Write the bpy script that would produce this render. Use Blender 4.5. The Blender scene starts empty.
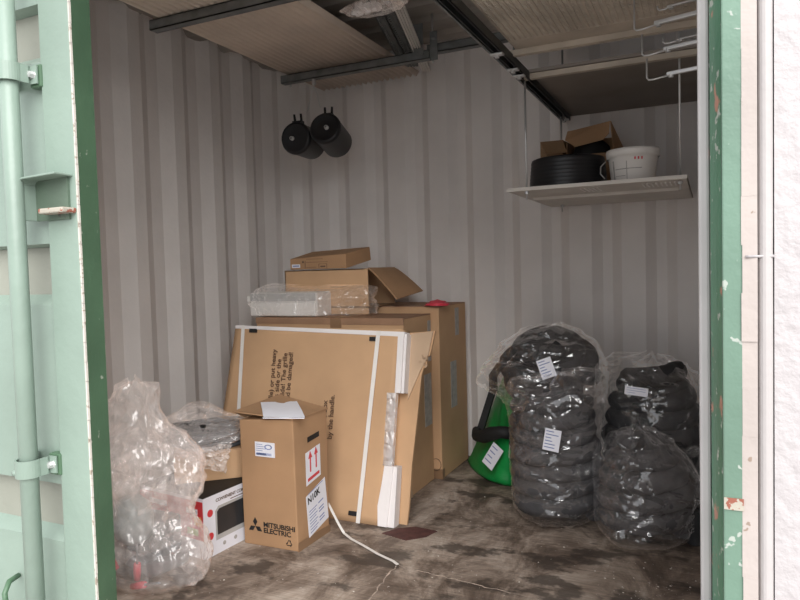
import bpy, math, random
from mathutils import Vector, Matrix, noise, Euler
random.seed(7)
C = bpy.context.scene.collection
PI = math.pi
XL, XR, YB, ZC = -2.425, 0.03, 3.466, 2.29      # inner faces of the container
YD = 1.0                                        # door plane

# ------------------------------------------------------------------ materials
def new_mat(name):
    m = bpy.data.materials.new(name); m.use_nodes = True
    nt = m.node_tree; nt.nodes.clear()
    out = nt.nodes.new('ShaderNodeOutputMaterial')
    return m, nt, out
def N(nt, t, **kw):
    n = nt.nodes.new(t)
    for k, v in kw.items():
        if k in n.inputs: n.inputs[k].default_value = v
        else: setattr(n, k, v)
    return n
def L(nt, a, ao, b, bi): nt.links.new(a.outputs[ao], b.inputs[bi])
def ramp(nt, stops):
    r = nt.nodes.new('ShaderNodeValToRGB'); e = r.color_ramp.elements
    while len(e) < len(stops): e.new(0.5)
    for el, (p, c) in zip(e, stops):
        el.position = p; el.color = (c[0], c[1], c[2], 1) if hasattr(c, '__len__') else (c, c, c, 1)
    return r
def mat(name, col, rough=.6, metal=0, var=.08, scale=6, bump=0, bscale=60, spec=.5, stretch=(1, 1, 1)):
    m, nt, out = new_mat(name)
    b = N(nt, 'ShaderNodeBsdfPrincipled', Roughness=rough, Metallic=metal)
    b.inputs['Specular IOR Level'].default_value = spec
    tc = N(nt, 'ShaderNodeTexCoord'); mp = N(nt, 'ShaderNodeMapping'); mp.inputs['Scale'].default_value = stretch
    L(nt, tc, 'Object', mp, 'Vector')
    n = N(nt, 'ShaderNodeTexNoise', Scale=scale, Detail=5.0); L(nt, mp, 'Vector', n, 'Vector')
    lo = [max(0, c*(1-var*2)) for c in col]; hi = [min(1, c*(1+var*2)) for c in col]
    r = ramp(nt, [(.3, lo), (.7, hi)]); L(nt, n, 'Fac', r, 'Fac'); L(nt, r, 'Color', b, 'Base Color')
    if bump:
        n2 = N(nt, 'ShaderNodeTexNoise', Scale=bscale, Detail=4.0); L(nt, mp, 'Vector', n2, 'Vector')
        bp = N(nt, 'ShaderNodeBump', Strength=bump, Distance=.01); L(nt, n2, 'Fac', bp, 'Height'); L(nt, bp, 'Normal', b, 'Normal')
    L(nt, b, 'BSDF', out, 'Surface')
    return m
def worn_paint(name, col, chip, thr=.72, scale=30, chip2=None, rough=.4, var=.1):
    """paint with chips and scratches showing a second colour"""
    m, nt, out = new_mat(name)
    b = N(nt, 'ShaderNodeBsdfPrincipled', Roughness=rough)
    tc = N(nt, 'ShaderNodeTexCoord')
    n = N(nt, 'ShaderNodeTexNoise', Scale=4.0, Detail=6.0); L(nt, tc, 'Object', n, 'Vector')
    r = ramp(nt, [(.3, [c*(1-var) for c in col]), (.7, [c*(1+var) for c in col])]); L(nt, n, 'Fac', r, 'Fac')
    n2 = N(nt, 'ShaderNodeTexNoise', Scale=scale, Detail=3.0, Roughness=.6); L(nt, tc, 'Object', n2, 'Vector')
    r2 = ramp(nt, [(thr, 0.0), (thr+.02, 1.0)]); L(nt, n2, 'Fac', r2, 'Fac')
    mx = N(nt, 'ShaderNodeMixRGB'); mx.inputs[2].default_value = (*chip, 1)
    L(nt, r2, 'Color', mx, 'Fac'); L(nt, r, 'Color', mx, 1)
    last = mx
    if chip2:
        n3 = N(nt, 'ShaderNodeTexNoise', Scale=scale*.45, Detail=4.0)
        mp = N(nt, 'ShaderNodeMapping'); mp.inputs['Location'].default_value = (3, 5, 1)
        L(nt, tc, 'Object', mp, 'Vector'); L(nt, mp, 'Vector', n3, 'Vector')
        r3 = ramp(nt, [(thr-.02, 0.0), (thr+.02, 1.0)]); L(nt, n3, 'Fac', r3, 'Fac')
        m2 = N(nt, 'ShaderNodeMixRGB'); m2.inputs[2].default_value = (*chip2, 1)
        L(nt, r3, 'Color', m2, 'Fac'); L(nt, mx, 'Color', m2, 1); last = m2
    L(nt, last, 'Color', b, 'Base Color')
    bp = N(nt, 'ShaderNodeBump', Strength=.15, Distance=.01); L(nt, n2, 'Fac', bp, 'Height'); L(nt, bp, 'Normal', b, 'Normal')
    L(nt, b, 'BSDF', out, 'Surface')
    return m
def film(name, haze=.12, tint=(.8, .8, .8), clear=(.95, .95, .95), gloss=1.0, rough=.1, bscale=9, bump=.6, stretch=1.0):
    """thin clear plastic film: mostly see-through, a little milky, crinkled and glossy"""
    m, nt, out = new_mat(name)
    tc = N(nt, 'ShaderNodeTexCoord')
    mp = N(nt, 'ShaderNodeMapping'); mp.inputs['Scale'].default_value = (1, 1, stretch); L(nt, tc, 'Object', mp, 'Vector')
    n = N(nt, 'ShaderNodeTexNoise', Scale=float(bscale), Detail=1.5, Distortion=1.2); L(nt, mp, 'Vector', n, 'Vector')
    v = N(nt, 'ShaderNodeTexVoronoi', Scale=bscale*.8); v.feature = 'DISTANCE_TO_EDGE'; L(nt, mp, 'Vector', v, 'Vector')
    vr = ramp(nt, [(0, 0.0), (.12, 1.0)]); L(nt, v, 'Distance', vr, 'Fac')
    mu2 = N(nt, 'ShaderNodeMath', operation='MULTIPLY'); mu2.inputs[1].default_value = .25; L(nt, vr, 'Color', mu2, 0)
    add = N(nt, 'ShaderNodeMath', operation='ADD'); L(nt, mu2, 'Value', add, 0); L(nt, n, 'Fac', add, 1)
    bp = N(nt, 'ShaderNodeBump', Strength=bump, Distance=.035); L(nt, add, 'Value', bp, 'Height')
    tr = N(nt, 'ShaderNodeBsdfTransparent'); tr.inputs[0].default_value = (*clear, 1)
    df = N(nt, 'ShaderNodeBsdfDiffuse'); df.inputs[0].default_value = (*tint, 1); L(nt, bp, 'Normal', df, 'Normal')
    gl = N(nt, 'ShaderNodeBsdfGlossy', Roughness=rough); gl.inputs[0].default_value = (1, 1, 1, 1); L(nt, bp, 'Normal', gl, 'Normal')
    m1 = N(nt, 'ShaderNodeMixShader'); m1.inputs[0].default_value = haze
    L(nt, tr, 0, m1, 1); L(nt, df, 0, m1, 2)
    fr = N(nt, 'ShaderNodeFresnel', IOR=1.5); L(nt, bp, 'Normal', fr, 'Normal')
    mu = N(nt, 'ShaderNodeMath', operation='MULTIPLY'); mu.inputs[1].default_value = gloss
    mi = N(nt, 'ShaderNodeMath', operation='MINIMUM'); mi.inputs[1].default_value = .32
    L(nt, fr, 0, mu, 0); L(nt, mu, 'Value', mi, 0); L(nt, mi, 'Value', gl, 'Color')
    m2 = N(nt, 'ShaderNodeAddShader'); L(nt, m1, 0, m2, 0); L(nt, gl, 0, m2, 1)
    L(nt, m2, 0, out, 'Surface')
    return m
def floor_mat():
    m, nt, out = new_mat('dirty_floor')
    b = N(nt, 'ShaderNodeBsdfPrincipled')
    tc = N(nt, 'ShaderNodeTexCoord')
    mp = N(nt, 'ShaderNodeMapping'); mp.inputs['Scale'].default_value = (1.6, 1, 1); mp.inputs['Rotation'].default_value = (0, 0, .1)
    L(nt, tc, 'Object', mp, 'Vector')
    n1 = N(nt, 'ShaderNodeTexNoise', Scale=3.0, Detail=12.0, Roughness=.72, Distortion=.6); L(nt, mp, 'Vector', n1, 'Vector')
    r1 = ramp(nt, [(.33, (.065, .046, .035)), (.44, (.18, .135, .105)), (.53, (.33, .262, .21)), (.66, (.52, .44, .37))]); L(nt, n1, 'Fac', r1, 'Fac')
    # fine wood grain across
    mp2 = N(nt, 'ShaderNodeMapping'); mp2.inputs['Scale'].default_value = (3, 60, 1); L(nt, tc, 'Object', mp2, 'Vector')
    n2 = N(nt, 'ShaderNodeTexNoise', Scale=2.0, Detail=4.0); L(nt, mp2, 'Vector', n2, 'Vector')
    r2 = ramp(nt, [(.3, .72), (.7, 1.2)]); L(nt, n2, 'Fac', r2, 'Fac')
    mx = N(nt, 'ShaderNodeMixRGB', blend_type='MULTIPLY'); mx.inputs['Fac'].default_value = .75
    L(nt, r1, 'Color', mx, 1); L(nt, r2, 'Color', mx, 2)
    # light crumbs of dust
    n3 = N(nt, 'ShaderNodeTexNoise', Scale=70.0, Detail=2.0); L(nt, tc, 'Object', n3, 'Vector')
    r3 = ramp(nt, [(.70, 0.0), (.74, 1.0)]); L(nt, n3, 'Fac', r3, 'Fac')
    m3 = N(nt, 'ShaderNodeMixRGB'); m3.inputs[2].default_value = (.5, .46, .42, 1)
    L(nt, r3, 'Color', m3, 'Fac'); L(nt, mx, 'Color', m3, 1)
    # dark stains
    n4 = N(nt, 'ShaderNodeTexNoise', Scale=3.6, Detail=5.0, Roughness=.6)
    mp4 = N(nt, 'ShaderNodeMapping'); mp4.inputs['Location'].default_value = (1.7, 4.2, 0); mp4.inputs['Scale'].default_value = (1, 1.5, 1)
    L(nt, tc, 'Object', mp4, 'Vector'); L(nt, mp4, 'Vector', n4, 'Vector')
    r4 = ramp(nt, [(.54, 0.0), (.60, .75)]); L(nt, n4, 'Fac', r4, 'Fac')
    m4 = N(nt, 'ShaderNodeMixRGB'); m4.inputs[2].default_value = (.045, .033, .026, 1)
    L(nt, r4, 'Color', m4, 'Fac'); L(nt, m3, 'Color', m4, 1)
    L(nt, m4, 'Color', b, 'Base Color')
    rr = ramp(nt, [(.3, .45), (.6, .85)]); L(nt, n1, 'Fac', rr, 'Fac'); L(nt, rr, 'Color', b, 'Roughness')
    bp = N(nt, 'ShaderNodeBump', Strength=.35, Distance=.01); L(nt, n1, 'Fac', bp, 'Height'); L(nt, bp, 'Normal', b, 'Normal')
    L(nt, b, 'BSDF', out, 'Surface')
    return m

M = dict(
    wall=worn_paint('white_wall_paint', (.76, .72, .695), (.12, .09, .08), thr=.80, scale=22, rough=.5, var=.05),
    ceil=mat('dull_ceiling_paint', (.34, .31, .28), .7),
    floor=floor_mat(),
    ground=mat('grey_concrete', (.42, .40, .38), .9, bump=.2),
    green=worn_paint('pale_green_paint', (.225, .297, .25), (.10, .14, .10), thr=.76, scale=26, rough=.38, var=.10),
    weathered=worn_paint('weathered_paint', (.27, .28, .235), (.14, .13, .10), thr=.72, scale=26, rough=.6, var=.12),
    deep_green=worn_paint('deep_green_paint', (.10, .145, .105), (.05, .06, .05), thr=.66, scale=30, rough=.5, var=.25),
    dgreen=worn_paint('dark_green_paint', (.066, .128, .074), (.30, .34, .28), thr=.70, scale=34, rough=.42, var=.25),
    dgreen2=worn_paint('chipped_green_paint', (.065, .19, .11), (.42, .45, .40), thr=.63, scale=40, chip2=(.45, .2, .14), rough=.4, var=.2),
    mgreen=worn_paint('jamb_green_paint', (.135, .225, .17), (.36, .40, .36), thr=.65, scale=36, rough=.4, var=.15),
    cream=worn_paint('cream_edge', (.56, .53, .48), (.35, .3, .24), thr=.6, scale=60),
    rust=worn_paint('rusty_metal', (.40, .37, .31), (.26, .09, .06), thr=.53, scale=90, rough=.8),
    gasket=mat('pale_gasket', (.40, .385, .385), .5),
    white_out=worn_paint('white_outer_paint', (.41, .385, .38), (.33, .22, .17), thr=.78, scale=30, rough=.55, var=.05),
    white_peel=worn_paint('peeling_cream_paint', (.42, .37, .345), (.26, .20, .16), thr=.69, scale=38, rough=.6, var=.1),
    rough_white=mat('rough_white_paint', (.435, .41, .415), .6, var=.02, bump=.5, bscale=45),
    card=mat('cardboard', (.55, .345, .195), .8, var=.06, scale=3, bump=.05, bscale=30),
    card2=mat('brown_cardboard', (.40, .235, .125), .8, var=.06, scale=4, bump=.05, bscale=30),
    card3=mat('pale_cardboard', (.52, .37, .25), .85, var=.05, scale=5),
    card4=mat('dull_cardboard', (.30, .185, .10), .85, var=.08, scale=4),
    cardedge=mat('lid_cardboard', (.34, .20, .12), .8, var=.08),
    tape=mat('brown_tape', (.25, .15, .085), .35, var=.05),
    ink=mat('black_ink', (.012, .011, .011), .6, var=0),
    tink=mat('brown_ink', (.13, .075, .045), .7, var=0),
    paper=mat('white_paper', (.80, .80, .86), .7, var=.03, bump=.1, bscale=20),
    label=mat('label_paper', (.78, .78, .84), .6, var=.02),
    greylabel=mat('grey_label', (.40, .38, .36), .6, var=.1, scale=40),
    red=mat('red_print', (.62, .05, .06), .5, var=.05),
    orange=mat('orange_print', (.8, .35, .1), .5, var=.2, scale=40),
    lime=mat('green_print', (.35, .5, .12), .5, var=.2, scale=40),
    blue=mat('blue_print', (.2, .25, .45), .6, var=0),
    foam=mat('white_polystyrene', (.82, .78, .77), .7, var=.02, bump=.15, bscale=150),
    strap=mat('white_strap', (.80, .77, .73), .4, var=.03),
    white=mat('white_plastic', (.76, .73, .70), .4, var=.03),
    gplastic=mat('grey_plastic', (.45, .44, .43), .4, var=.03),
    cream_pl=worn_paint('cream_sheet', (.74, .64, .55), (.45, .38, .32), thr=.80, scale=18, rough=.5, var=.1),
    galv=mat('galvanised_steel', (.22, .23, .23), .42, metal=.6, var=.1, scale=20),
    dgalv=mat('dark_galvanised_steel', (.06, .063, .062), .45, metal=.4, var=.15, scale=15),
    steel=mat('bright_zinc', (.60, .60, .60), .35, metal=.6, var=.05),
    tray=mat('white_tray_paint', (.60, .56, .51), .5, var=.04),
    mesh=mat('dusty_mesh_paint', (.46, .40, .33), .6, var=.1),
    sheet=mat('grey_brown_sheet', (.24, .21, .185), .7, var=.05),
    black=mat('black_plastic', (.010, .010, .012), .42, var=.1),
    blackm=mat('matt_black', (.01, .01, .01), .7, var=.1),
    foamtube=mat('dark_foam_tube', (.026, .026, .028), .75, var=.15, scale=20, bump=.1),
    foamtube2=mat('charcoal_foam_tube', (.062, .060, .063), .75, var=.15, scale=20, bump=.1),
    cable=mat('grey_cable', (.07, .08, .09), .35, var=.1),
    gbag=mat('green_fabric', (.005, .27, .055), .45, var=.12, scale=9, bump=.3, bscale=14),
    redpl=mat('red_plastic', (.62, .05, .08), .4, var=.1),
    glassdoor=mat('dark_oven_glass', (.03, .03, .032), .3, var=.2),
    silver=mat('silver_print', (.45, .44, .43), .4, var=.05),
    crack=mat('pale_scratch', (.42, .34, .28), .8, var=.3, scale=30),
    darkred=mat('dark_red_dust', (.09, .035, .03), .8, var=.15, scale=30),
    crumbs=mat('pale_crumbs', (.7, .66, .6), .8),
    skin_grey=mat('grey_metal_part', (.28, .28, .29), .35, metal=.4),
    milky=mat('milky_plastic', (.42, .46, .46), .3, var=.05),
    f_dark=film('clear_film', haze=.03, tint=(.62, .60, .62), gloss=2.6, rough=.06, bscale=5, bump=.9, stretch=2.2),
    f_white=film('milky_film', haze=.25, tint=(.88, .81, .78), clear=(.97, .95, .94), gloss=1.6, rough=.10, bscale=7, bump=.8),
    f_shine=film('crinkled_film', haze=.10, tint=(.8, .78, .76), gloss=1.5, rough=.08, bscale=12, bump=.8),
)

# ------------------------------------------------------------------ mesh builder
class MB:
    def __init__(s): s.v = []; s.f = []; s.smooth = set()
    def add(s, vs, fs, smooth=False):
        o = len(s.v); s.v += [Vector(v) for v in vs]
        for f in fs:
            if smooth: s.smooth.add(len(s.f))
            s.f.append([i+o for i in f])
        return s
    def box(s, x0, x1, y0, y1, z0, z1):
        vs = [(x, y, z) for z in (z0, z1) for y in (y0, y1) for x in (x0, x1)]
        return s.add(vs, [(0, 2, 3, 1), (4, 5, 7, 6), (0, 1, 5, 4), (2, 6, 7, 3), (0, 4, 6, 2), (1, 3, 7, 5)])
    def hexa(s, b, t):
        """b, t: four corners each, anticlockwise from above"""
        return s.add(list(b)+list(t), [(3, 2, 1, 0), (4, 5, 6, 7), (0, 1, 5, 4), (1, 2, 6, 5), (2, 3, 7, 6), (3, 0, 4, 7)])
    def slab(s, pts, n, th):
        """polygon pts thickened by th along n"""
        n = Vector(n).normalized()*th; k = len(pts)
        a = [Vector(p) for p in pts]; b = [p+n for p in a]
        return s.add(a+b, [tuple(range(k))[::-1], tuple(range(k, 2*k))] + [(i, (i+1) % k, (i+1) % k+k, i+k) for i in range(k)])
    def tube(s, path, r, n=10, cap=True, smooth=True):
        P = [Vector(p) for p in path]; k = len(P); rs = r if hasattr(r, '__len__') else [r]*k
        up = Vector((0, 0, 1)); vs = []; prev = None
        for i in range(k):
            t = (P[min(i+1, k-1)]-P[max(i-1, 0)]).normalized()
            if prev is None:
                a = t.cross(up) if abs(t.z) < .95 else t.cross(Vector((1, 0, 0)))
            else: a = prev - t*prev.dot(t)
            a.normalize(); prev = a; b = t.cross(a)
            for j in range(n):
                q = 2*PI*j/n; vs.append(P[i]+(a*math.cos(q)+b*math.sin(q))*rs[i])
        fs = [(i*n+j, i*n+(j+1) % n, (i+1)*n+(j+1) % n, (i+1)*n+j) for i in range(k-1) for j in range(n)]
        s.add(vs, fs, smooth)
        if cap:
            o = len(s.v)-k*n
            s.f.append([o+j for j in range(n)][::-1]); s.f.append([o+(k-1)*n+j for j in range(n)])
        return s
    def lathe(s, prof, n=36, c=(0, 0, 0), smooth=True):
        vs = []; k = len(prof)
        for r, z in prof:
            for j in range(n):
                q = 2*PI*j/n; vs.append((c[0]+r*math.cos(q), c[1]+r*math.sin(q), c[2]+z))
        fs = [(i*n+j, i*n+(j+1) % n, (i+1)*n+(j+1) % n, (i+1)*n+j) for i in range(k-1) for j in range(n)]
        return s.add(vs, fs, smooth)
    def xform(s, m):
        s.v = [m @ v for v in s.v]; return s
    def merge(s, o):
        k = len(s.v); s.v += o.v
        for i, f in enumerate(o.f):
            if i in o.smooth: s.smooth.add(len(s.f))
            s.f.append([j+k for j in f])
        return s
def obj(name, mb, m, parent=None, loc=None, bevel=0):
    me = bpy.data.meshes.new(name); me.from_pydata([tuple(v) for v in mb.v], [], mb.f); me.update()
    for i in mb.smooth: me.polygons[i].use_smooth = True
    me.materials.append(M[m] if isinstance(m, str) else m)
    o = bpy.data.objects.new(name, me); C.objects.link(o)
    if parent: o.parent = parent
    if loc: o.location = loc
    if bevel:
        b = o.modifiers.new('bevel', 'BEVEL'); b.width = bevel; b.segments = 2; b.limit_method = 'ANGLE'
    return o
def struct(name, mb, m, parent=None, bevel=0):
    o = obj(name, mb, m, parent, bevel=bevel); o['kind'] = 'structure'; return o
def tag(o, label, cat, group=None, kind=None):
    o['label'] = label; o['category'] = cat
    if group: o['group'] = group
    if kind: o['kind'] = kind
    return o
def thing(name, label, cat, loc=(0, 0, 0), rot=(0, 0, 0), group=None):
    o = bpy.data.objects.new(name, None); C.objects.link(o); o.location = loc; o.rotation_euler = rot
    o.empty_display_size = .1
    return tag(o, label, cat, group)
def single(name, mb, m, label, cat, loc=None, group=None, kind=None, bevel=0):
    return tag(obj(name, mb, m, None, loc, bevel), label, cat, group, kind)
def text(s, size, mtx, depth=.0004, sx=1, bold=0, align='LEFT'):
    cu = bpy.data.curves.new('t', 'FONT'); cu.body = s; cu.size = size; cu.extrude = depth; cu.offset = bold; cu.align_x = align
    o = bpy.data.objects.new('t', cu); C.objects.link(o); bpy.context.view_layer.update()
    me = bpy.data.meshes.new_from_object(o.evaluated_get(bpy.context.evaluated_depsgraph_get()))
    mb = MB(); mb.add([mtx @ Vector((v.co.x*sx, v.co.y, v.co.z)) for v in me.vertices], [list(p.vertices) for p in me.polygons])
    bpy.data.objects.remove(o); bpy.data.meshes.remove(me); bpy.data.curves.remove(cu)
    return mb
def frame(o, x, y):
    """matrix for writing: origin o, reading direction x, up direction y"""
    x = Vector(x).normalized(); y = Vector(y).normalized(); z = x.cross(y)
    m = Matrix((x, y, z)).transposed().to_4x4(); m.translation = Vector(o); return m
def nz(p, s, seed=0): return noise.noise(Vector(p)*s+Vector((seed*3.1, seed*1.7, seed*5.3)))

# ------------------------------------------------------------------ the container
def corrugated(segs, back, axis, z0, z1):
    """solid sheet; segs = list of (along, offset); back = outer coordinate; axis 'y': sheet runs along y"""
    mb = MB(); k = len(segs); vs = []
    for z in (z0, z1):
        for a, o in segs: vs.append((o, a, z) if axis == 'y' else (a, o, z))
        for a, o in segs: vs.append((back, a, z) if axis == 'y' else (a, back, z))
    fs = []
    for i in range(k-1):
        fs += [(i, i+1, 2*k+i+1, 2*k+i), (k+i, 3*k+i, 3*k+i+1, k+i+1), (i, k+i, k+i+1, i+1), (2*k+i, 2*k+i+1, 3*k+i+1, 3*k+i)]
    fs += [(0, 2*k, 3*k, k), (k-1, 2*k-1, 4*k-1, 3*k-1)]
    return mb.add(vs, fs)
segs = []; y = 2.369-.278*6
while y < YB:
    for a, o in ((y, 0), (y+.068, -.036), (y+.139, -.036), (y+.207, 0)):
        if .93 < a < YB-.02: segs.append((a, XL+o))
    y += .278
segs = [(.93, segs[0][1])] + segs + [(YB-.02, XL), (YB+.06, XL)]
struct('wall_left', corrugated(segs, XL-.06, 'y', -.02, ZC+.02), 'wall')
segs = [(XL-.06, YB), (XL+.09, YB)]
x = -.521-.2555*7
while x < XR+.05:
    for a, o in ((x-.024, 0), (x+.024, .034), (x+.072, .034), (x+.12, 0)):
        if XL+.1 < a < XR+.04: segs.append((a, YB+o))
    x += .2555
segs.append((XR+.06, YB))
struct('wall_back', corrugated(segs, YB+.06, 'x', -.02, ZC+.02), 'wall')
segs = [(YD, XR)]; y = YD+.1
while y < YB-.25:
    for a, o in ((y, 0), (y+.068, .036), (y+.139, .036), (y+.207, 0)): segs.append((a, XR+o))
    y += .278
segs.append((YB+.06, XR))
struct('wall_right', corrugated(segs, XR+.06, 'y', -.02, ZC+.02), 'wall')
mb = MB(); yy = YD-.07; pts = []
while yy < YB+.06:
    for a, o in ((yy, 0), (yy+.03, .02), (yy+.10, .02), (yy+.13, 0)): pts.append((a, ZC+o))
    yy += .209
vs = [(XL-.06, a, z) for a, z in pts]+[(XR+.05, a, z) for a, z in pts]+[(XL-.06, a, ZC+.05) for a, z in pts]+[(XR+.05, a, ZC+.05) for a, z in pts]
k = len(pts)
mb.add(vs, [(i, i+1, k+i+1, k+i) for i in range(k-1)]+[(2*k+i, 3*k+i, 3*k+i+1, 2*k+i+1) for i in range(k-1)]+[(0, k, 3*k, 2*k), (k-1, 3*k-1, 4*k-1, 2*k-1)])
struct('ceiling', mb, 'ceil')
struct('floor', MB().box(XL-.06, XR+.05, YD-.10, YB+.06, -.14, 0), 'floor')
struct('ground', MB().box(-14, 14, -14, 9, -.24, -.14), 'ground')
struct('trim_1', MB().box(XL-.2, XR+.06, YD-.06, YD+.04, ZC-.05, ZC+.12), 'dgreen')            # door header
struct('trim_2', MB().box(-.0155, -.001, YD, YD+.03, 0, ZC-.1), 'gasket', bevel=.004)           # pale seal strip at the right
mb = MB()                                                                                         # right door post
pr = [(-.0005, .995), (.0125, .935), (.0135, 1.03), (-.0005, 1.03)]
mb.slab([(x, y, -.14) for x, y in pr], (0, 0, 1), ZC+.1)
post = struct('trim_3', mb, 'dgreen2')
struct('green_face', MB().box(.0127, .037, .93, 1.04, -.14, ZC+.1), 'mgreen', post, bevel=.002)
struct('rust_patch', MB().box(.0135, .036, .928, .935, .735, .750), 'rust', post)
mb = MB(); rnd = random.Random(3)
for z0 in [i*.06-.13 for i in range(38)]:
    w = .0015*rnd.random(); mb.box(.0365-w-.001, .052, .928+rnd.random()*.002, .95, z0, z0+.0605)
struct('trim_4', mb, 'white_peel')                                                               # peeling cream strip
mb = MB(); mb.slab([(.0525+.0085+.0085*math.cos(q), .938+.010*math.sin(q), -.14) for q in [PI*2*i/16 for i in range(16)]], (0, 0, 1), 2.4)
struct('trim_5', mb, 'white_out')
# neighbouring white panel, roughly rendered, with a weld seam
mb = MB(); nx, nzz = 40, 60
vs = []
for j in range(nzz+1):
    for i in range(nx+1):
        x = .0705+(i/nx)**1.6*1.6; z = -.14+j/nzz*2.5
        vs.append((x, .935+.0012*nz((x, 0, z), 45)-.003*math.exp(-((z-1.062-.02*(x-.07))/.006)**2), z))
fs = [(j*(nx+1)+i, j*(nx+1)+i+1, (j+1)*(nx+1)+i+1, (j+1)*(nx+1)+i) for j in range(nzz) for i in range(nx)]
mb.add(vs, fs, True); mb.box(.0705, 1.67, .94, 1.0, -.14, 2.36)
mb.tube([(.039, .927, 1.0555), (.07, .932, 1.0555)], .0018, 6)
struct('wall_outside', mb, 'rough_white')

# ------------------------------------------------------------------ left door leaf
SH = Matrix.Identity(4)
prof = [(-.08, .962)]
REC = ((-.012, .100), (.498, .612), (1.008, 1.126), (1.515, 1.622))
for z0, z1 in REC: prof += [(z0-.012, .962), (z0+.012, .992), (z1-.006, .992), (z1, .962)]
prof += [(2.16, .962)]
k = len(prof); x0, x1 = -2.36, -1.242
vs = [(x0, y, z) for z, y in prof]+[(x1, y, z) for z, y in prof]+[(x0, 1.0, z) for z, y in prof]+[(x1, 1.0, z) for z, y in prof]
mb = MB().add(vs, [(i, k+i, k+i+1, i+1) for i in range(k-1)]+[(2*k+i, 2*k+i+1, 3*k+i+1, 3*k+i) for i in range(k-1)])
door = struct('door_1', mb, 'green')
for z0, z1 in REC: struct('recess_band', MB().box(x0, x1, .9895, .9925, z0+.010, z1-.006), 'weathered', door)
struct('stile', MB().slab([(-1.247, .948, -.08), (-1.157, .948, -.08), (-1.171, 1.004, -.08), (-1.247, 1.004, -.08)], (0, 0, 1), 2.24), 'green', door, bevel=.004)
struct('edge_seal', MB().slab([(-1.158, .951, -.08), (-1.1535, .951, -.08), (-1.1685, 1.010, -.08), (-1.172, 1.008, -.08)], (0, 0, 1), 2.24), 'dgreen', door)
mb = MB()
for i in range(56):
    z0 = -.08+i*.04; mb.box(-1.1565-.0008*random.random(), -1.1532, .9470, .951+.001*random.random(), z0, z0+.041)
struct('paint_edge', mb.xform(SH), 'cream', door)
rod = struct('lock_rod', MB().tube([(-1.2845, .905, -.05), (-1.2845, .905, 2.14)], .0180, 20).xform(SH), 'green', door)
for zc in (1.470, .662):
    mb = MB(); pth = []
    for q in range(-10, 11):
        a = q/10*PI*.62; pth.append((-1.2845+.0225*math.sin(a), .905-.0225*math.cos(a)))
    pth = [(-1.35, .958), (-1.322, .956)]+pth+[(-1.285+.022, .930), (-1.266, .940), (-1.246, .942)]
    outl, inn = [], []
    for i, q in enumerate(pth):
        a, b = Vector(pth[max(0, i-1)]), Vector(pth[min(len(pth)-1, i+1)]); d = (b-a).normalized(); n2 = Vector((d.y, -d.x))*.0035
        outl.append((q[0]+n2.x, q[1]+n2.y, zc-.018)); inn.append((q[0], q[1], zc-.018))
    k = len(outl); lo = outl+inn; hi = [(x, y, z+.036) for x, y, z in lo]
    mb.add(lo+hi, [(i, i+1, 2*k+i+1, 2*k+i) for i in range(k-1)]+[(k+i, 3*k+i, 3*k+i+1, k+i+1) for i in range(k-1)]+[(i, k+i, k+i+1, i+1) for i in range(k-1)]+[(2*k+i, 2*k+i+1, 3*k+i+1, 3*k+i) for i in range(k-1)]+[(0, 2*k, 3*k, k), (k-1, 2*k-1, 4*k-1, 3*k-1)])
    g = struct('rod_bracket', mb.xform(SH), 'green', door)
    struct('backing_plate', MB().box(-1.274, -1.240, .9435, .966, zc-.024, zc+.022).xform(SH), 'dgreen', g, bevel=.003)
    bm_ = MB().lathe([(0, .010), (.007, .009), (.0085, .0), (.012, 0), (.012, -.003)], 6, smooth=False)
    struct('bolt', bm_.xform(SH @ frame((-1.259, .938, zc), (1, 0, 0), (0, 0, 1))), 'steel', g)
    bm_ = MB().lathe([(0, .008), (.006, .007), (.007, 0)], 12)
    struct('rivet', bm_.xform(SH @ frame((-1.300, .888, zc-.008), (1, 0, 0), (0, 0, 1))), 'green', g)
# lock recess bracket with a rusty tongue
mb = MB()
zt, zb = 1.262, 1.172
pth = [(-1.276, zb), (-1.276, zt-.016)]+[(-1.264-.012*math.cos(q), zt-.016+.012*math.sin(q)) for q in (.4, .8, 1.2)]+[(-1.262, zt-.003), (-1.166, zt)]
for a, b in zip(pth[:-1], pth[1:]):
    d = Vector((b[0]-a[0], b[1]-a[1])).normalized(); n2 = Vector((-d.y, d.x))*-.0045
    mb.slab([(a[0], .905, a[1]), (b[0], .905, b[1]), (b[0]+n2.x, .905, b[1]+n2.y), (a[0]+n2.x, .905, a[1]+n2.y)], (0, 1, 0), .046)
struct('bracket_back', MB().box(-1.272, -1.176, .9425, .9475, zb, zt-.006), 'deep_green', door)  # plate inside the bracket, coloured a darker green than the door face
struct('lock_bracket', mb.xform(SH), 'green', door, bevel=.0015)
mb = MB(); mb.box(-1.232, -1.160, .915, .950, 1.183, 1.194)
struct('lock_tongue', mb.xform(SH), 'rust', door, bevel=.003)
mb = MB(); mb.tube([(-1.43, .955, .30), (-1.40, .905, .36), (-1.397, .90, .40), (-1.41, .92, .415), (-1.43, .955, .41)], .006, 8)
struct('handle_hook', mb.xform(Matrix.Translation((.02, 0, -.02))), 'dgreen', door)

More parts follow.
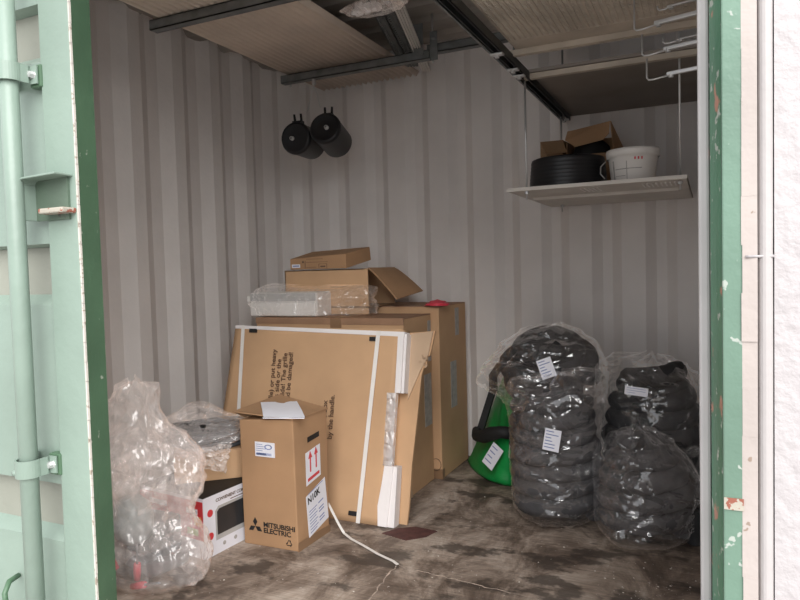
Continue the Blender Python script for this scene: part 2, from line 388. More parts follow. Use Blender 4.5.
# ------------------------------------------------------------------ rails and racks under the ceiling
def rail_mb(p, q, w=.041, h=.041, lip=.009, t=.004, openup=True):
    """C-channel from p to q, open side up or down"""
    p = Vector(p); q = Vector(q); d = (q-p); Ln = d.length
    mb = MB()
    s = 1 if openup else -1
    mb.box(0, Ln, -w/2, w/2, -h/2*s, (-h/2+t*s if s > 0 else h/2-t) if s > 0 else h/2-t) if s > 0 else mb.box(0, Ln, -w/2, w/2, h/2-t, h/2)
    mb.box(0, Ln, -w/2, -w/2+t, -h/2, h/2); mb.box(0, Ln, w/2-t, w/2, -h/2, h/2)
    zz = (h/2-t, h/2) if s > 0 else (-h/2, -h/2+t)
    mb.box(0, Ln, -w/2, -w/2+lip, *zz); mb.box(0, Ln, w/2-lip, w/2, *zz)
    mb.xform(frame(p, d, Vector((0, 0, 1)).cross(d)))
    return mb
def rod_between(p, q, r=.004, n=8): return MB().tube([p, q], r, n)
def washer(x, y, z, r=.012, h=.006): return MB().lathe([(0, h/2), (r, h/2), (r, -h/2), (0, -h/2)], 12, (x, y, z), smooth=False)
g = 'steel channel rails hung under the ceiling'
t = thing('support_rail', 'grey steel channel rail nearer the door under the cream corrugated sheet', 'rail', (-2.1, 2.13, 2.09), group=g)
obj('channel', rail_mb((0, 0, 0), (1.25, 0, 0)), 'galv', t)
for x in (.16, 1.15): obj('hanger_rod', rod_between((x, 0, .021-.03), (x, 0, ZC-2.09), .005), 'steel', t)
t = thing('support_rail', 'grey steel channel rail along the back wall holding cream sheet and trays', 'rail', (-2.08, 3.03, 2.085), group=g)
obj('channel', rail_mb((0, 0, 0), (.86, 0, 0)), 'galv', t)
obj('channel', rail_mb((.84, .02, .03), (1.62, .02, .03)), 'galv', t)
for x in (.03, .86, 1.5): obj('hanger_rod', rod_between((x, .028, -.03), (x, .028, ZC-2.085), .005), 'steel', t)
p = MB().box(.78, .83, -.024, -.020, .0, .15); obj('hanger_plate', p, 'galv', t)
p = MB().box(.868, .905, -.03, -.024, -.035, .10); p.merge(MB().lathe([(0, .012), (.008, .012), (.008, 0)], 6).xform(frame((.886, -.03, .065), (1, 0, 0), (0, 0, 1)))); obj('clamp', p, 'galv', t)
t = thing('support_rail', 'dark steel channel rail running to the back wall above the hanging shelf', 'rail', (-.655, 1.45, 1.795), group=g)
obj('channel', rail_mb((0, 0, 0), (.004, 1.98, 0), w=.032, h=.032, lip=.007, openup=False), 'dgalv', t)
obj('side_flange', MB().box(-.024, -.0165, 0, 1.98, -.018, .012), 'galv', t)
for y in (.78, .98, 1.07, 1.93):
    c = MB().box(-.022, .022, y-.014, y+.014, -.024, -.017); obj('clip', c, 'steel', t, bevel=.002)
    b2 = washer(0, y, -.028, .008, .008); obj('nut', b2, 'steel', t)
for y in (.15, 1.0, 1.9): obj('hanger_rod', rod_between((0, y, -.03), (0, y, ZC-1.785), .005), 'galv', t)
t = thing('support_rail', 'dark upright channel rail against the right wall beside the hanging shelf', 'rail', (0, 2.62, 1.28), group='upright rails at the right wall')
obj('channel', rail_mb((0, 0, 0), (0, 0, .96), w=.035, h=.035), 'dgalv', t, (-.045, 0, 0))
t = thing('cross_bar', 'cream steel crossbar carrying the front edge of the mesh sheet', 'bar', (-.66, 2.38, 1.812), group='cream crossbars over the shelf')
obj('bar', MB().box(0, .685, -.012, .012, -.006, .014), 'mesh', t)
t = thing('cross_bar', 'cream steel crossbar at the front of the solid grey sheet', 'bar', (-.66, 2.62, 1.79), group='cream crossbars over the shelf')
obj('bar', MB().box(0, .685, -.012, .012, -.006, .014), 'mesh', t)
single('rack_sheet', MB().box(-.64, .02, 2.60, 3.46, 1.806, 1.818), 'sheet', 'solid grey-brown sheet lying over the rack against the back wall', 'sheet')
# perforated panel: diagonal and straight thin bars in a frame
mb = MB(); y0, y1, xa, xb = 1.42, 2.37, -.625, .02
n = 34
for i in range(n+1):
    x = xa+(xb-xa)*i/n; mb.box(x-.0035, x+.0035, y0, y1, .000, .004)
n = 62
for i in range(n+1):
    y = y0+(y1-y0)*i/n; mb.box(xa, xb, y-.0032, y+.0032, .002, .006)
mb.box(xa, xb, y0, y0+.02, -.004, .010); mb.box(xa, xb, y1-.09, y1, -.001, .006)
single('mesh_panel', mb, 'mesh', 'perforated pale metal sheet on the right-hand ceiling rack', 'panel', (0, 0, 1.828))

# cream corrugated sheet on the two left rails
mb = MB(); xa, xb, y0, y1 = -2.06, -1.44, 1.45, 3.40; n = 160; vs = []
per = .0345
for y in (y0, y1):
    for dz in (0, .0025):
        for i in range(n+1):
            x = xa+(xb-xa)*i/n; vs.append((x, y, .011*math.sin(2*PI*x/per)+dz))
k = n+1
fs = []
for i in range(n): fs += [(i, 2*k+i, 2*k+i+1, i+1), (k+i, k+i+1, 3*k+i+1, 3*k+i), (i, i+1, k+i+1, k+i), (2*k+i, 3*k+i, 3*k+i+1, 2*k+i+1)]
fs += [(0, k, 3*k, 2*k), (k-1, 3*k-1, 4*k-1, 2*k-1)]
mb.add(vs, fs, True)
single('corrugated_sheet', mb, 'cream_pl', 'cream corrugated plastic sheet lying across the two left ceiling rails', 'sheet', (0, 0, 2.121))

# perforated cable trays and white trunking strips
def tray_piece(Ln, w):
    mb = MB()
    for s in (-1, 1):
        a = s*(w/2-.002); mb.box(0, Ln, a-.0015, a+.0015, 0, .03)
        mb.box(0, Ln, s*(w/2)-.006*s-.002, s*(w/2)-.006*s+.006, 0, .002)
    mb.box(0, Ln, -.006, .006, 0, .002)
    x = .0
    while x < Ln: mb.box(x, x+.013, -w/2, w/2, 0, .002); x += .027
    return mb
ang = math.radians(105.7)
base = Vector((-1.40, 3.36, 2.122)); along = Vector((-math.cos(math.radians(74.3)), math.sin(math.radians(74.3)), 0))
side = Vector((along.y, -along.x, 0))
def on_rail(off, fwd, z=0): return base+side*off-along*fwd+Vector((0, 0, z))
for off, lab in ((-.082, 'dark perforated cable tray nearest the cream corrugated sheet'), (-.036, 'dark perforated cable tray beside the white trunking strips')):
    o = single('cable_tray', tray_piece(1.32, .042), 'galv', lab, 'cable tray', on_rail(off, 1.40), group='perforated cable trays')
    o.rotation_euler = (0, 0, math.atan2(along.y, along.x))
for i in range(4):
    lab = 'thin white trunking strip in the bundle beside the dark cable tray'
    o = single('trunking_strip', MB().box(0, 1.42, -.0045, .0045, -.0005, .012).box(0, 1.42, -.0015, .0015, -.0035, 0), 'strap', lab, 'strip', on_rail(-.004+i*.0125, 1.40), group='white trunking strips above the back rail', bevel=.0015)
    o.rotation_euler = (0, 0, math.atan2(along.y, along.x))

# ------------------------------------------------------------------ plastic film shapes
def blob(rx, ry, h, prof, seed, amp=.05, fs=5, crease=.04, nu=96, nv=64, pulls=(), lean=(0, 0), bulge=None, sq=1.0, open_top=False):
    """closed wrinkled skin; prof = [(t, radius factor)], pulls = [(point, sigma, vector)]"""
    vs = []
    for j in range(nv+1):
        t = j/nv
        for a, b in zip(prof[:-1], prof[1:]):
            if a[0] <= t <= b[0]:
                u = (t-a[0])/(b[0]-a[0]+1e-9); u = u*u*(3-2*u); rf = a[1]+(b[1]-a[1])*u; break
        for i in range(nu):
            q = 2*PI*i/nu; cx, sy = math.cos(q), math.sin(q)
            if sq != 1: cx = math.copysign(abs(cx)**sq, cx); sy = math.copysign(abs(sy)**sq, sy)
            p = Vector((rx*rf*cx, ry*rf*sy, h*t))
            d = nz((cx*1.0, sy*1.0, t*2), fs*.4, seed)*amp*2
            c = abs(nz((cx*1.3, sy*1.3, t*1.1), fs, seed+4)); c = max(0, .35-c)/.35
            c2 = abs(nz((cx*1.6+t, sy*1.6, t*3.5), fs*1.2, seed+9)); c2 = max(0, .25-c2)/.25
            bb = bulge[0]*abs(math.sin(PI*t*bulge[1]+.6*math.sin(q+seed))) if bulge else 0
            f = 1+(d-c*crease*.6-c2*crease*.4+bb)*min(1, rf*1.5)
            p.x *= f; p.y *= f; p.z += h*.05*nz((cx, sy, t*3), 2.5, seed+2)*(1 if .05 < t else 0)
            p.x += lean[0]*t; p.y += lean[1]*t
            for c0, sg, v in pulls:
                w = math.exp(-(p-Vector(c0)).length_squared/(sg*sg)); p = p+Vector(v)*w
            p.z = max(p.z, .004)
            vs.append(p)
    fs_ = [(j*nu+i, j*nu+(i+1) % nu, (j+1)*nu+(i+1) % nu, (j+1)*nu+i) for j in range(nv) for i in range(nu)]
    mb = MB().add(vs, fs_, True)
    mb.smooth.clear()
    for i in range(len(mb.f)): mb.smooth.add(i)
    return mb
def helix(R, r, z0, turns, pitch, seed, jit=.012, ry=None, phase=0):
    ry = ry or R; pts = []
    n = int(turns*28)
    for i in range(n+1):
        q = 2*PI*i/28+phase; t = i/28
        w = 1+jit/R*nz((math.cos(q), math.sin(q), t*.9), 1.7, seed)*2
        pts.append((R*w*math.cos(q), ry*w*math.sin(q), z0+pitch*t+.01*nz((q*.3, t, 0), 1.3, seed+5)))
    return pts
def coil(R, r, z0, turns, seed, mname, name, label, loc, rot=(0, 0, 0), ry=None, inner=True, group=None, end=True, dome=0):
    mb = MB(); pt = helix(R-r, r, z0+r, turns, r*1.75, seed, jit=.007, ry=(ry-r if ry else None))
    if dome:
        k = len(pt); pt = [(x*(1-dome*max(0, i/k-.5)**1.5*2.8), y*(1-dome*max(0, i/k-.5)**1.5*2.8), z) for i, (x, y, z) in enumerate(pt)]
    mb.tube(pt, r, 12)
    if inner:
        mb.tube(helix((R-r)*.56, r, z0+r, turns, r*1.95, seed+3, ry=((ry-r)*.56 if ry else None), phase=2), r, 10)
        mb.tube([(0, 0, z0+r), (0, 0, z0+r*2*turns)], r*1.3, 10)
    o = single(name, mb, mname, label, 'pipe insulation', loc, group); o.rotation_euler = rot
    return o
def sticker(parent, c, w, h, tilt, n, lines=6, m='label', name='paper_label'):
    """small printed label lying on a surface with normal n"""
    n = Vector(n).normalized(); up = Vector((0, 0, 1)); x = up.cross(n).normalized(); y = n.cross(x)
    R_ = Matrix.Rotation(tilt, 3, n); x = R_ @ x; y = R_ @ y; mtx = frame(c, x, y)
    a = MB().box(-w/2, w/2, -h/2, h/2, 0, .0012).xform(mtx)
    l = obj(name, a, m, parent)
    b = MB(); rr = random.Random(int(w*1e5))
    for i in range(lines):
        yy = h/2-(i+.8)*h/(lines+.8); x0 = -w/2+.08*w; ww = w*(.35+.5*rr.random())
        b.box(x0, x0+ww, yy-h*.022, yy+h*.022, .0012, .0016)
    obj('printed_lines', b.xform(mtx), 'blue', l)
    return l

# --- bags of dark pipe insulation on the right
GC = 'coils of dark foam pipe insulation in bags'
GB = 'clear plastic bags of pipe insulation'
# A: tall bag in front
loc = (-.585, 2.735, 0)
coil(.183, .038, .008, 7.0, 1, 'foamtube2', 'insulation_coil', 'charcoal foam pipe coiled inside the tall upright bag', loc, group=GC, dome=.45)
t = thing('plastic_bag', 'tall upright clear bag of stacked foam pipe coils in front of the green bag', 'bag', loc, group=GB)
obj('film', blob(.190, .188, .60, [(0, .25), (.04, .80), (.12, .96), (.5, 1.02), (.78, 1.0), (.90, .80), (.97, .45), (1, .12)], 11, amp=.014, crease=.04, bulge=(.025, 7), nu=120, nv=90,
    pulls=[((.13, -.03, .56), .10, (.05, -.02, .075)), ((-.14, -.03, .54), .08, (-.03, -.02, .04)), ((-.02, -.12, .60), .04, (0, 0, -.03))]), 'f_dark', t)
sticker(t, (.030, -.212, .385), .062, .083, -.15, (.05, -1, .12))
# B: sagging bag behind, upper left
loc = (-.70, 3.03, 0)
coil(.20, .036, .01, 6.0, 6, 'foamtube', 'insulation_coil', 'black foam pipe coil low down behind the tall upright bag', (-.68, 3.10, 0), group=GC)
coil(.220, .045, -.13, 2.6, 2, 'foamtube', 'insulation_coil', 'black foam pipe coil tilted inside the rounded bag on top', (-.675, 3.02, .60), rot=(.5, -.1, 0), group=GC, dome=.6)
t = thing('plastic_bag', 'rounded shiny bag with a white tag slumped above the green bag', 'bag', (-.675, 3.02, .40), group=GB)
obj('film', blob(.262, .255, .395, [(0, .3), (.08, .80), (.25, .98), (.52, 1.0), (.74, .84), (.9, .55), (1, .05)], 21, amp=.03, crease=.06, nu=120, nv=80,
    pulls=[((-.27, -.05, .16), .09, (-.07, -.02, -.03)), ((.20, -.10, .25), .1, (.03, -.03, .02)), ((0, 0, .39), .12, (.05, 0, .0))]), 'f_dark', t)
sticker(t, (.050, -.262, .225), .062, .085, .38, (.05, -1, .35))
# C: right rear bag
loc = (-.225, 3.02, 0)
coil(.220, .042, .01, 6.7, 3, 'foamtube', 'insulation_coil', 'black foam pipe coil inside the wide bag against the back wall', loc, group=GC, dome=.4)
t = thing('plastic_bag', 'wide loose bag with a slanted white tag against the back wall', 'bag', loc, group=GB)
obj('film', blob(.232, .235, .655, [(0, .3), (.05, .85), (.2, .98), (.7, 1.0), (.85, .93), (.94, .6), (1, .1)], 31, amp=.03, crease=.05, nu=120, nv=90,
    pulls=[((-.16, -.08, .60), .11, (-.04, -.02, .07)), ((.22, -.1, .35), .09, (-.01, -.05, -.03))]), 'f_dark', t)
sticker(t, (-.045, -.262, .547), .088, .034, -.10, (0, -1, .22), lines=3)
# D: front right bag
loc = (-.235, 2.655, 0)
coil(.175, .041, .010, 4.5, 4, 'foamtube2', 'insulation_coil', 'charcoal foam pipe coil inside the squat bag at the front right', loc, group=GC, dome=.55, inner=False)
t = thing('plastic_bag', 'squat knotted clear bag of foam pipe at the front right', 'bag', loc, group=GB)
obj('film', blob(.188, .185, .43, [(0, .35), (.04, .80), (.15, .97), (.55, .99), (.74, .90), (.88, .66), (.96, .38), (1, .1)], 41, amp=.03, crease=.06, nu=120, nv=80, lean=(-.02, 0),
    pulls=[((.17, -.06, .25), .07, (.065, -.02, -.02)), ((-.10, -.18, .05), .09, (.0, -.05, 0))]), 'f_dark', t)
mb = MB(); pts = []
for i in range(30):
    q = i/29*2*PI*.8; pts.append((.045*math.cos(q), 0, .045*math.sin(q)))
mb.tube(pts, .026, 12)
o = single('insulation_tube', mb, 'foamtube2', 'looped charcoal foam pipe end at the front of the squat bag', 'pipe insulation', (-.245, 2.60, .29)); o.rotation_euler = (-.35, .2, .1)
# E: small bag tucked against the right wall
coil(.075, .03, .05, 2.8, 5, 'foamtube', 'insulation_coil', 'black foam pipe coil in the small bag at the jamb', (-.06, 2.88-.03, .04), group=GC, inner=False)
t = thing('plastic_bag', 'small crinkled clear bag between the squat bag and the jamb', 'bag', (-.065, 2.85, 0), group=GB)
obj('film', blob(.088, .10, .32, [(0, .5), (.1, .9), (.5, 1), (.8, .8), (.95, .35), (1, .1)], 51, amp=.08, crease=.09, nu=60, nv=40), 'f_shine', t)
mb = MB().tube([(0, 0, 0), (.004, 0, .13)], [.026, .024], 18, cap=False); mb.tube([(0, 0, 0), (.004, 0, .127)], [.015, .014], 14)
mb.lathe([(.026, 0), (.014, 0)], 18, (.004, 0, .13))
single('insulation_tube', mb, 'foamtube', 'short black foam tube standing by the right jamb', 'pipe insulation', (-.060, 2.66, .005))

# --- green bag with a black frame behind
def poly_bag():
    # slumped triangular carry bag
    mb = MB(); n = 26; vs = []
    for j in range(n+1):
        t = j/n
        xl = -1.205+.21*t**.9; xr = -.86
        for side_ in (0, 1):
            for i in range(n+1):
                u = i/n; x = xl+(xr-xl)*u; z = .47*t+.006
                yb = 3.41-.33*u
                d = .13*math.sin(PI*min(1, max(.02, u)))**.6*(1-.75*t)+.012
                y = yb+(-d if side_ == 0 else d*.6)+.016*nz((u, t, side_), 4, 3)-.02*abs(nz((u+t, t*2, side_), 3, 8))
                if t == 0: y = yb+(-d if side_ == 0 else d*.6)*.8
                vs.append((x, y, z+.02*math.sin(u*PI)*(1-t)*(0)))
    w = n+1
    def idx(j, s_, i): return j*2*w+s_*w+i
    fs = []
    for j in range(n):
        for i in range(n):
            fs.append((idx(j, 0, i), idx(j, 0, i+1), idx(j+1, 0, i+1), idx(j+1, 0, i)))
            fs.append((idx(j, 1, i), idx(j+1, 1, i), idx(j+1, 1, i+1), idx(j, 1, i+1)))
        fs.append((idx(j, 0, 0), idx(j+1, 0, 0), idx(j+1, 1, 0), idx(j, 1, 0)))
        fs.append((idx(j, 0, n), idx(j, 1, n), idx(j+1, 1, n), idx(j+1, 0, n)))
    for i in range(n):
        fs.append((idx(0, 0, i), idx(0, 1, i), idx(0, 1, i+1), idx(0, 0, i+1)))
        fs.append((idx(n, 0, i), idx(n, 0, i+1), idx(n, 1, i+1), idx(n, 1, i)))
    return mb.add(vs, fs, True)
t = thing('carry_bag', 'bright green slumped fabric bag with black strap behind the tall clear bag', 'bag', (0, 0, 0))
obj('bag_body', poly_bag(), 'gbag', t)
obj('carry_strap', MB().tube([(-1.075, 3.16, .235), (-1.05, 3.10, .225), (-1.0, 3.06, .235), (-.95, 3.03, .26), (-.90, 3.01, .275), (-.85, 3.02, .27)], [.022, .03, .034, .034, .03, .03], 10), 'blackm', t)
sticker(t, (-.945, 3.01, .155), .07, .115, -.5, (-.35, -1, .25), lines=4)
mb = MB()
mb.slab([(-1.078, 3.17, .235), (-1.045, 3.17, .228), (-.985, 3.20, .435), (-1.015, 3.20, .44)], (0, 1, 0), .03)
mb.tube([(-1.0, 3.22, .43), (-1.01, 3.25, .50), (-.975, 3.25, .55), (-.92, 3.25, .575), (-.86, 3.25, .57)], .022, 10)
single('folded_frame', mb, 'blackm', 'black folded frame leaning behind the bright green bag', 'frame')

# ------------------------------------------------------------------ cartons at the left
def carton(name, label, x0, x1, y0, y1, z0, z1, m='card', rot=0, group=None, lid=True):
    cx, cy = (x0+x1)/2, (y0+y1)/2; w, d = (x1-x0)/2, (y1-y0)/2
    t = thing(name, label, 'box', (cx, cy, z0), (0, 0, rot), group)
    obj('box_body', MB().box(-w, w, -d, d, 0, z1-z0-.004), m, t, bevel=.004)
    if lid:
        obj('lid_flap', MB().box(-w, w, -d, -.002, z1-z0-.004, z1-z0), 'cardedge', t)
        obj('lid_flap', MB().box(-w, w, .002, d, z1-z0-.004, z1-z0), 'cardedge', t)
    return t, w, d, z1-z0
G = 'big cartons standing along the back left'
t, w, d, h = carton('cardboard_box', 'large tan carton directly behind the strapped leaning carton', -2.075, -1.262, 2.72, 3.045, 0, .832, group=G)
obj('lid_rim', MB().box(-w-.002, w+.003, -d-.003, -d+.004, h-.030, h+.001), 'cardedge', t)
obj('packing_tape', MB().box(.026, .085, -d-.0038, -d, h-.12, h+.0005).box(.026, .085, -d, d, h, h+.0008), 'tape', t)
obj('printed_label', MB().box(w, w+.0012, .062, .150, .284, .54), 'greylabel', t)
obj('printed_label', MB().box(w, w+.0012, .120, .158, .60, .80), 'greylabel', t)
obj('torn_corner', MB().slab([(w, -d, 0), (w+.004, -d+.05, 0), (w+.006, -d+.03, .04), (w+.001, -d, .05)], (1, 0, 0), .003), 'card3', t)
t, w, d, h = carton('cardboard_box', 'tall carton against the back wall with a red cap on its corner', -2.02, -1.222, 3.055, 3.45, 0, .868, group=G)
obj('printed_label', MB().box(w, w+.0012, -.05, .035, .33, .57), 'greylabel', t)
obj('printed_label', MB().box(w, w+.0012, .03, .085, .70, .845), 'greylabel', t)
obj('packing_tape', MB().box(w-.05, w+.0015, -d-.0015, -d+.03, 0, .05), 'tape', t)
pts = [(w-.028+.026*math.cos(q), -d-.012, .075+.03*math.sin(q)) for q in [2*PI*i/24 for i in range(25)]]
obj('hanging_string', MB().tube(pts, .0012, 5), 'blackm', t)
# red cap
mb = blob(.066, .06, .035, [(0, .6), (.15, 1), (.4, .92), (.7, .6), (1, .05)], 5, amp=.1, crease=.1, nu=40, nv=14)
single('red_lid', mb, 'redpl', 'flattened red plastic cap on the carton corner', 'cap', (-1.235, 3.075, .866))

# leaning strapped carton
th = math.atan(.2)
t = thing('strapped_carton', 'large flat tan carton with two white straps leaning on the boxes', 'box', (0, 2.39, 0.002), (-th, 0, 0))
mb = MB(); n = 30; m_ = 24; vs = []
for s_ in (0, 1):
    for j in range(m_+1):
        w_ = .815*j/m_; 
        for i in range(n+1):
            u = i/n; xl = -2.130+.058*w_/.8; xr = -1.240+.045*w_/.8
            if w_ < .55: xr += .006*math.sin(w_*40)
            x = xl+(xr-xl)*u
            y = (0 if s_ == 0 else .10)+(.004*nz((x, w_, s_), 5, 2)+.003*nz((0, w_, 0), 12, 6) if s_ == 0 else 0)
            vs.append((x, y, w_))
K = (n+1)*(m_+1); W = n+1; fs = []
for j in range(m_):
    for i in range(n):
        a = j*W+i; fs += [(a, a+1, a+W+1, a+W), (K+a, K+a+W, K+a+W+1, K+a+1)]
    fs += [(j*W, (j+1)*W, K+(j+1)*W, K+j*W), (j*W+n, K+j*W+n, K+(j+1)*W+n, (j+1)*W+n)]
for i in range(n): fs += [(i, K+i, K+i+1, i+1), (m_*W+i, m_*W+i+1, K+m_*W+i+1, K+m_*W+i)]
mb.add(vs, fs, True); obj('box_body', mb, 'card', t)
# white polystyrene lining the top and the upper right corner, lower right corner
mb = MB(); mb.slab([(-2.07, -.003, .806), (-1.175, -.003, .782), (-1.175, -.003, .803), (-2.07, -.003, .822)], (0, 1, 0), .10)
mb.box(-1.205, -1.178, -.004, .06, .545, .80)
mb.box(-1.178, -1.166, .004, .06, .545, .795)
obj('foam_edge', mb, 'foam', t, bevel=.002)
mb = MB(); mb.slab([(-1.247, -.006, .0), (-1.205, -.006, .0), (-1.190, -.006, .245), (-1.232, -.006, .245), (-1.240, -.006, .17), (-1.253, -.006, .08)], (0, 1, 0), .05)
mb.box(-1.205, -1.175, .0, .05, .0, .245)
obj('foam_corner', mb, 'foam', t, bevel=.002)
mb = MB(); vs = []
for j in range(31):
    w_ = .245+.30*j/30
    for i in range(7):
        vs.append((-1.238+.042*i/6+.004*nz((i, w_*9, 0), 3), -.006-.006*abs(nz((i*.7, w_*30, 1), 1.5))-.004*math.sin(i/6*PI), w_))
mb.add(vs, [(j*7+i, j*7+i+1, (j+1)*7+i+1, (j+1)*7+i) for j in range(30) for i in range(6)], True)
mb.box(-1.232, -1.198, -.001, .02, .245, .545)
obj('wrapped_edge', mb, film('wrapped_edge_film', haze=.45, tint=(.75, .73, .73), gloss=2, rough=.12, bscale=16, bump=.9), t)
mb = MB(); mb.slab([(-1.215, .055, .80), (-1.060, .055, .815), (-1.068, .055, .76), (-1.078, .055, .71), (-1.095, .055, .70), (-1.088, .055, .67), (-1.104, .055, .655), (-1.112, .055, .62), (-1.121, .055, .45), (-1.134, .055, .25), (-1.136, .055, .08), (-1.142, .055, .0), (-1.215, .055, 0)], (0, 1, 0), .012)
obj('rear_panel', mb, 'card', t)
mb = MB(); mb.slab([(-1.166, .048, .80), (-1.066, .048, .812), (-1.085, .048, .70), (-1.117, .048, .64), (-1.166, .048, .52)], (0, 1, 0), .006)
obj('torn_ply', mb, 'card3', t)
mb = MB(); rnd = random.Random(5)
for k_ in range(9):
    x = -1.112+.034*rnd.random(); z = .655+.05*rnd.random(); a = rnd.random()*2
    mb.slab([(x, .043, z), (x+.012*math.cos(a), .036, z+.012*math.sin(a)), (x+.010*math.cos(a+1), .04, z+.016*math.sin(a+1))], (0, 1, 0), .002)
obj('torn_shred', mb, 'card3', t)
for (xa, xb, wb_) in ((-2.020, -1.985, 0.0), (-1.296, -1.338, 0.0)):
    mb = MB(); sw = .0095; zt_ = .823-.021*(xa+2.07)/.895
    mb.slab([(xb-sw, -.0075, wb_), (xb+sw, -.0075, wb_), (xa+sw, -.0075, zt_), (xa-sw, -.0075, zt_)], (0, 1, 0), .0015)
    mb.box(xa-sw, xa+sw, -.0075, .103, zt_-.0015, zt_+.0005)
    obj('white_strap', mb, 'strap', t)
for x, z in ((-1.962, .797), (-1.318, .770), (-1.365, .035)):
    obj('hand_slot', MB().box(x-.021, x+.021, -.0065, .002, z-.009, z+.009), 'ink', t)
def lean_text(lines, x, w0, size, dx, depth=.0004):
    mb = MB()
    for i, s_ in enumerate(lines):
        mb.merge(text(s_, size, frame((x+dx*i, -.0068, w0[i] if hasattr(w0, '__len__') else w0), (0, 0, 1), (-1, 0, 0)), bold=.0004))
    return mb
obj('printed_text', lean_text(['Never hit the handle) or put heavy', 'things on this side or the', 'other side! The grille', 'would be damaged!'], -1.818, [.232, .325, .408, .435], .034, .031), 'tink', t)
obj('printed_text', lean_text(['Lift the side', 'pull the box', 'by the handle.'], -1.560, [.28, .33, .33], .034, .034), 'tink', t)

# split unit in plastic on top of the first carton
t = thing('wall_unit', 'pale grey plastic unit lying wrapped on the left end of the carton', 'appliance', (-1.94, 2.86, .833))
obj('housing', MB().box(-.205, .195, -.095, .10, 0, .122), 'white', t, bevel=.010)
obj('front_panel', MB().box(-.20, .19, -.103, -.094, .004, .072), 'white', t, bevel=.004)
obj('top_panel', MB().box(-.20, .19, -.100, -.094, .079, .117), 'gplastic', t, bevel=.002)
obj('side_lug', MB().box(-.222, -.203, -.10, -.07, .075, .105), 'white', t, bevel=.003)
mb = blob(.335, .135, .155, [(0, .93), (.08, 1), (.6, 1), (.85, .93), (.95, .7), (1, .3)], 61, amp=.06, crease=.07, sq=.55, nu=120, nv=30,
          pulls=[((.30, -.03, .10), .09, (.03, -.02, .02)), ((-.2, -.05, .13), .1, (-.01, -.02, .02))])
single('plastic_wrap', mb, 'f_shine', 'shiny crinkled clear wrap around the pale grey unit', 'plastic wrap', (-1.82, 2.855, .833))

# open box behind and its flap
t = thing('open_carton', 'open brown box with a wide flap hanging to the right', 'box', (-1.775, 3.05, .869), (0, 0, 0))
# rests on the second carton at the back; front part sits on the first one
W2, D2, H2 = .245, .15, .195; zb = -.034
mb = MB(); mb.box(-W2, W2, -D2, -D2+.005, zb+.002, H2); obj('front_wall', mb, 'card', t)
mb = MB(); mb.box(-W2, W2, D2-.005, D2, .002, H2); obj('back_wall', mb, 'card', t)
mb = MB(); mb.box(-W2, -W2+.005, -D2, D2, .002, H2); obj('left_wall', mb, 'card', t)
mb = MB(); mb.box(-W2, W2, -D2, D2, .002, .007); obj('bottom', mb, 'card4', t)
mb = MB(); mb.box(-W2, W2-.02, -D2, D2, H2-.005, H2); obj('top_panel', mb, 'card', t)
mb = MB()
nn = 8; vs = []
for j in range(nn+1):
    u = j/nn; x = W2+.150*u; z = H2-.155*u**1.15-.0*u
    for y in (-D2, D2): vs.append((x, y+.03*u*(1 if y > 0 else .2), z+(.028*u if y > 0 else 0)))
vs2 = [Vector(v)+Vector((.003, 0, .004)) for v in vs]; k = len(vs)
fs = [(2*j, 2*j+2, 2*j+3, 2*j+1) for j in range(nn)]+[(k+2*j, k+2*j+1, k+2*j+3, k+2*j+2) for j in range(nn)]
fs += [(2*j, k+2*j, k+2*j+2, 2*j+2) for j in range(nn)]+[(2*j+1, 2*j+3, k+2*j+3, k+2*j+1) for j in range(nn)]+[(2*nn, k+2*nn, k+2*nn+1, 2*nn+1), (0, 1, k+1, k)]
mb.add(vs+vs2, fs); obj('side_flap', mb, 'card2', t)

# small box on top
t = thing('small_carton', 'slim brown carton lying on top of the open box', 'box', (-1.995, 2.915, 1.067), (0, .0, 0))
mb = MB(); mb.hexa([(0, 0, 0), (.335, 0, 0), (.372, .205, .042), (.01, .205, .025)], [(0, 0, .057), (.335, 0, .074), (.366, .205, .112), (.01, .205, .098)])
obj('box_body', mb, 'card2', t, bevel=.003)
obj('shipping_label', MB().box(.012, .062, -.0015, 0, .010, .028), 'label', t)
obj('label_text', MB().box(.017, .057, -.002, -.0015, .016, .023), 'blue', t)
mb = MB()
for i, (a, b_, z) in enumerate(((.10, .20, .052), (.10, .23, .036), (.10, .16, .010))): mb.box(a, b_, -.001, 0, z, z+.002)
mb.box(.092, .095, -.001, 0, .008, .045); mb.box(.075, .086, -.001, 0, .034, .044); mb.box(.175, .178, -.001, 0, .004, .028); mb.box(.222, .225, -.001, 0, .004, .028); mb.box(.178, .222, -.001, 0, .026, .028); mb.box(.185, .215, -.001, 0, .010, .018)
obj('printed_text', mb, 'tink', t)

# ------------------------------------------------------------------ upright printed box
t = thing('upright_box', 'upright brown box with black printed logo and white paper on its lid', 'box', (-1.66, 2.05, 0))
fx = [(0, 0), (.247, .006), (.252, .222), (.01, .222)]
mb = MB(); mb.hexa([(x, y, 0) for x, y in fx], [(fx[0][0]-.004, 0, .487), (fx[1][0]-.006, .004, .503), (.256, .222, .502), (.02, .222, .50)])
obj('box_body', mb, 'card2', t, bevel=.004)
obj('tape_base', MB().slab([(.249, .003, .0), (.2535, .224, .0), (.2537, .224, .03), (.2492, .003, .035)], (1, 0, 0), .001), 'tape', t)
mb = MB(); mb.hexa([(-.030, -.005, .516), (.246, .0, .502), (.262, .224, .502), (.02, .235, .541)], [(-.030, -.005, .520), (.246, .0, .506), (.262, .224, .506), (.02, .235, .545)])
obj('lid_flap', mb, 'card2', t)
mb = MB(); mb.slab([(-.03, .002, .514), (.0, .03, .489), (.03, .215, .502), (.02, .232, .540)], (0, 1, 0), .003)
obj('lid_flap', mb, 'card4', t)
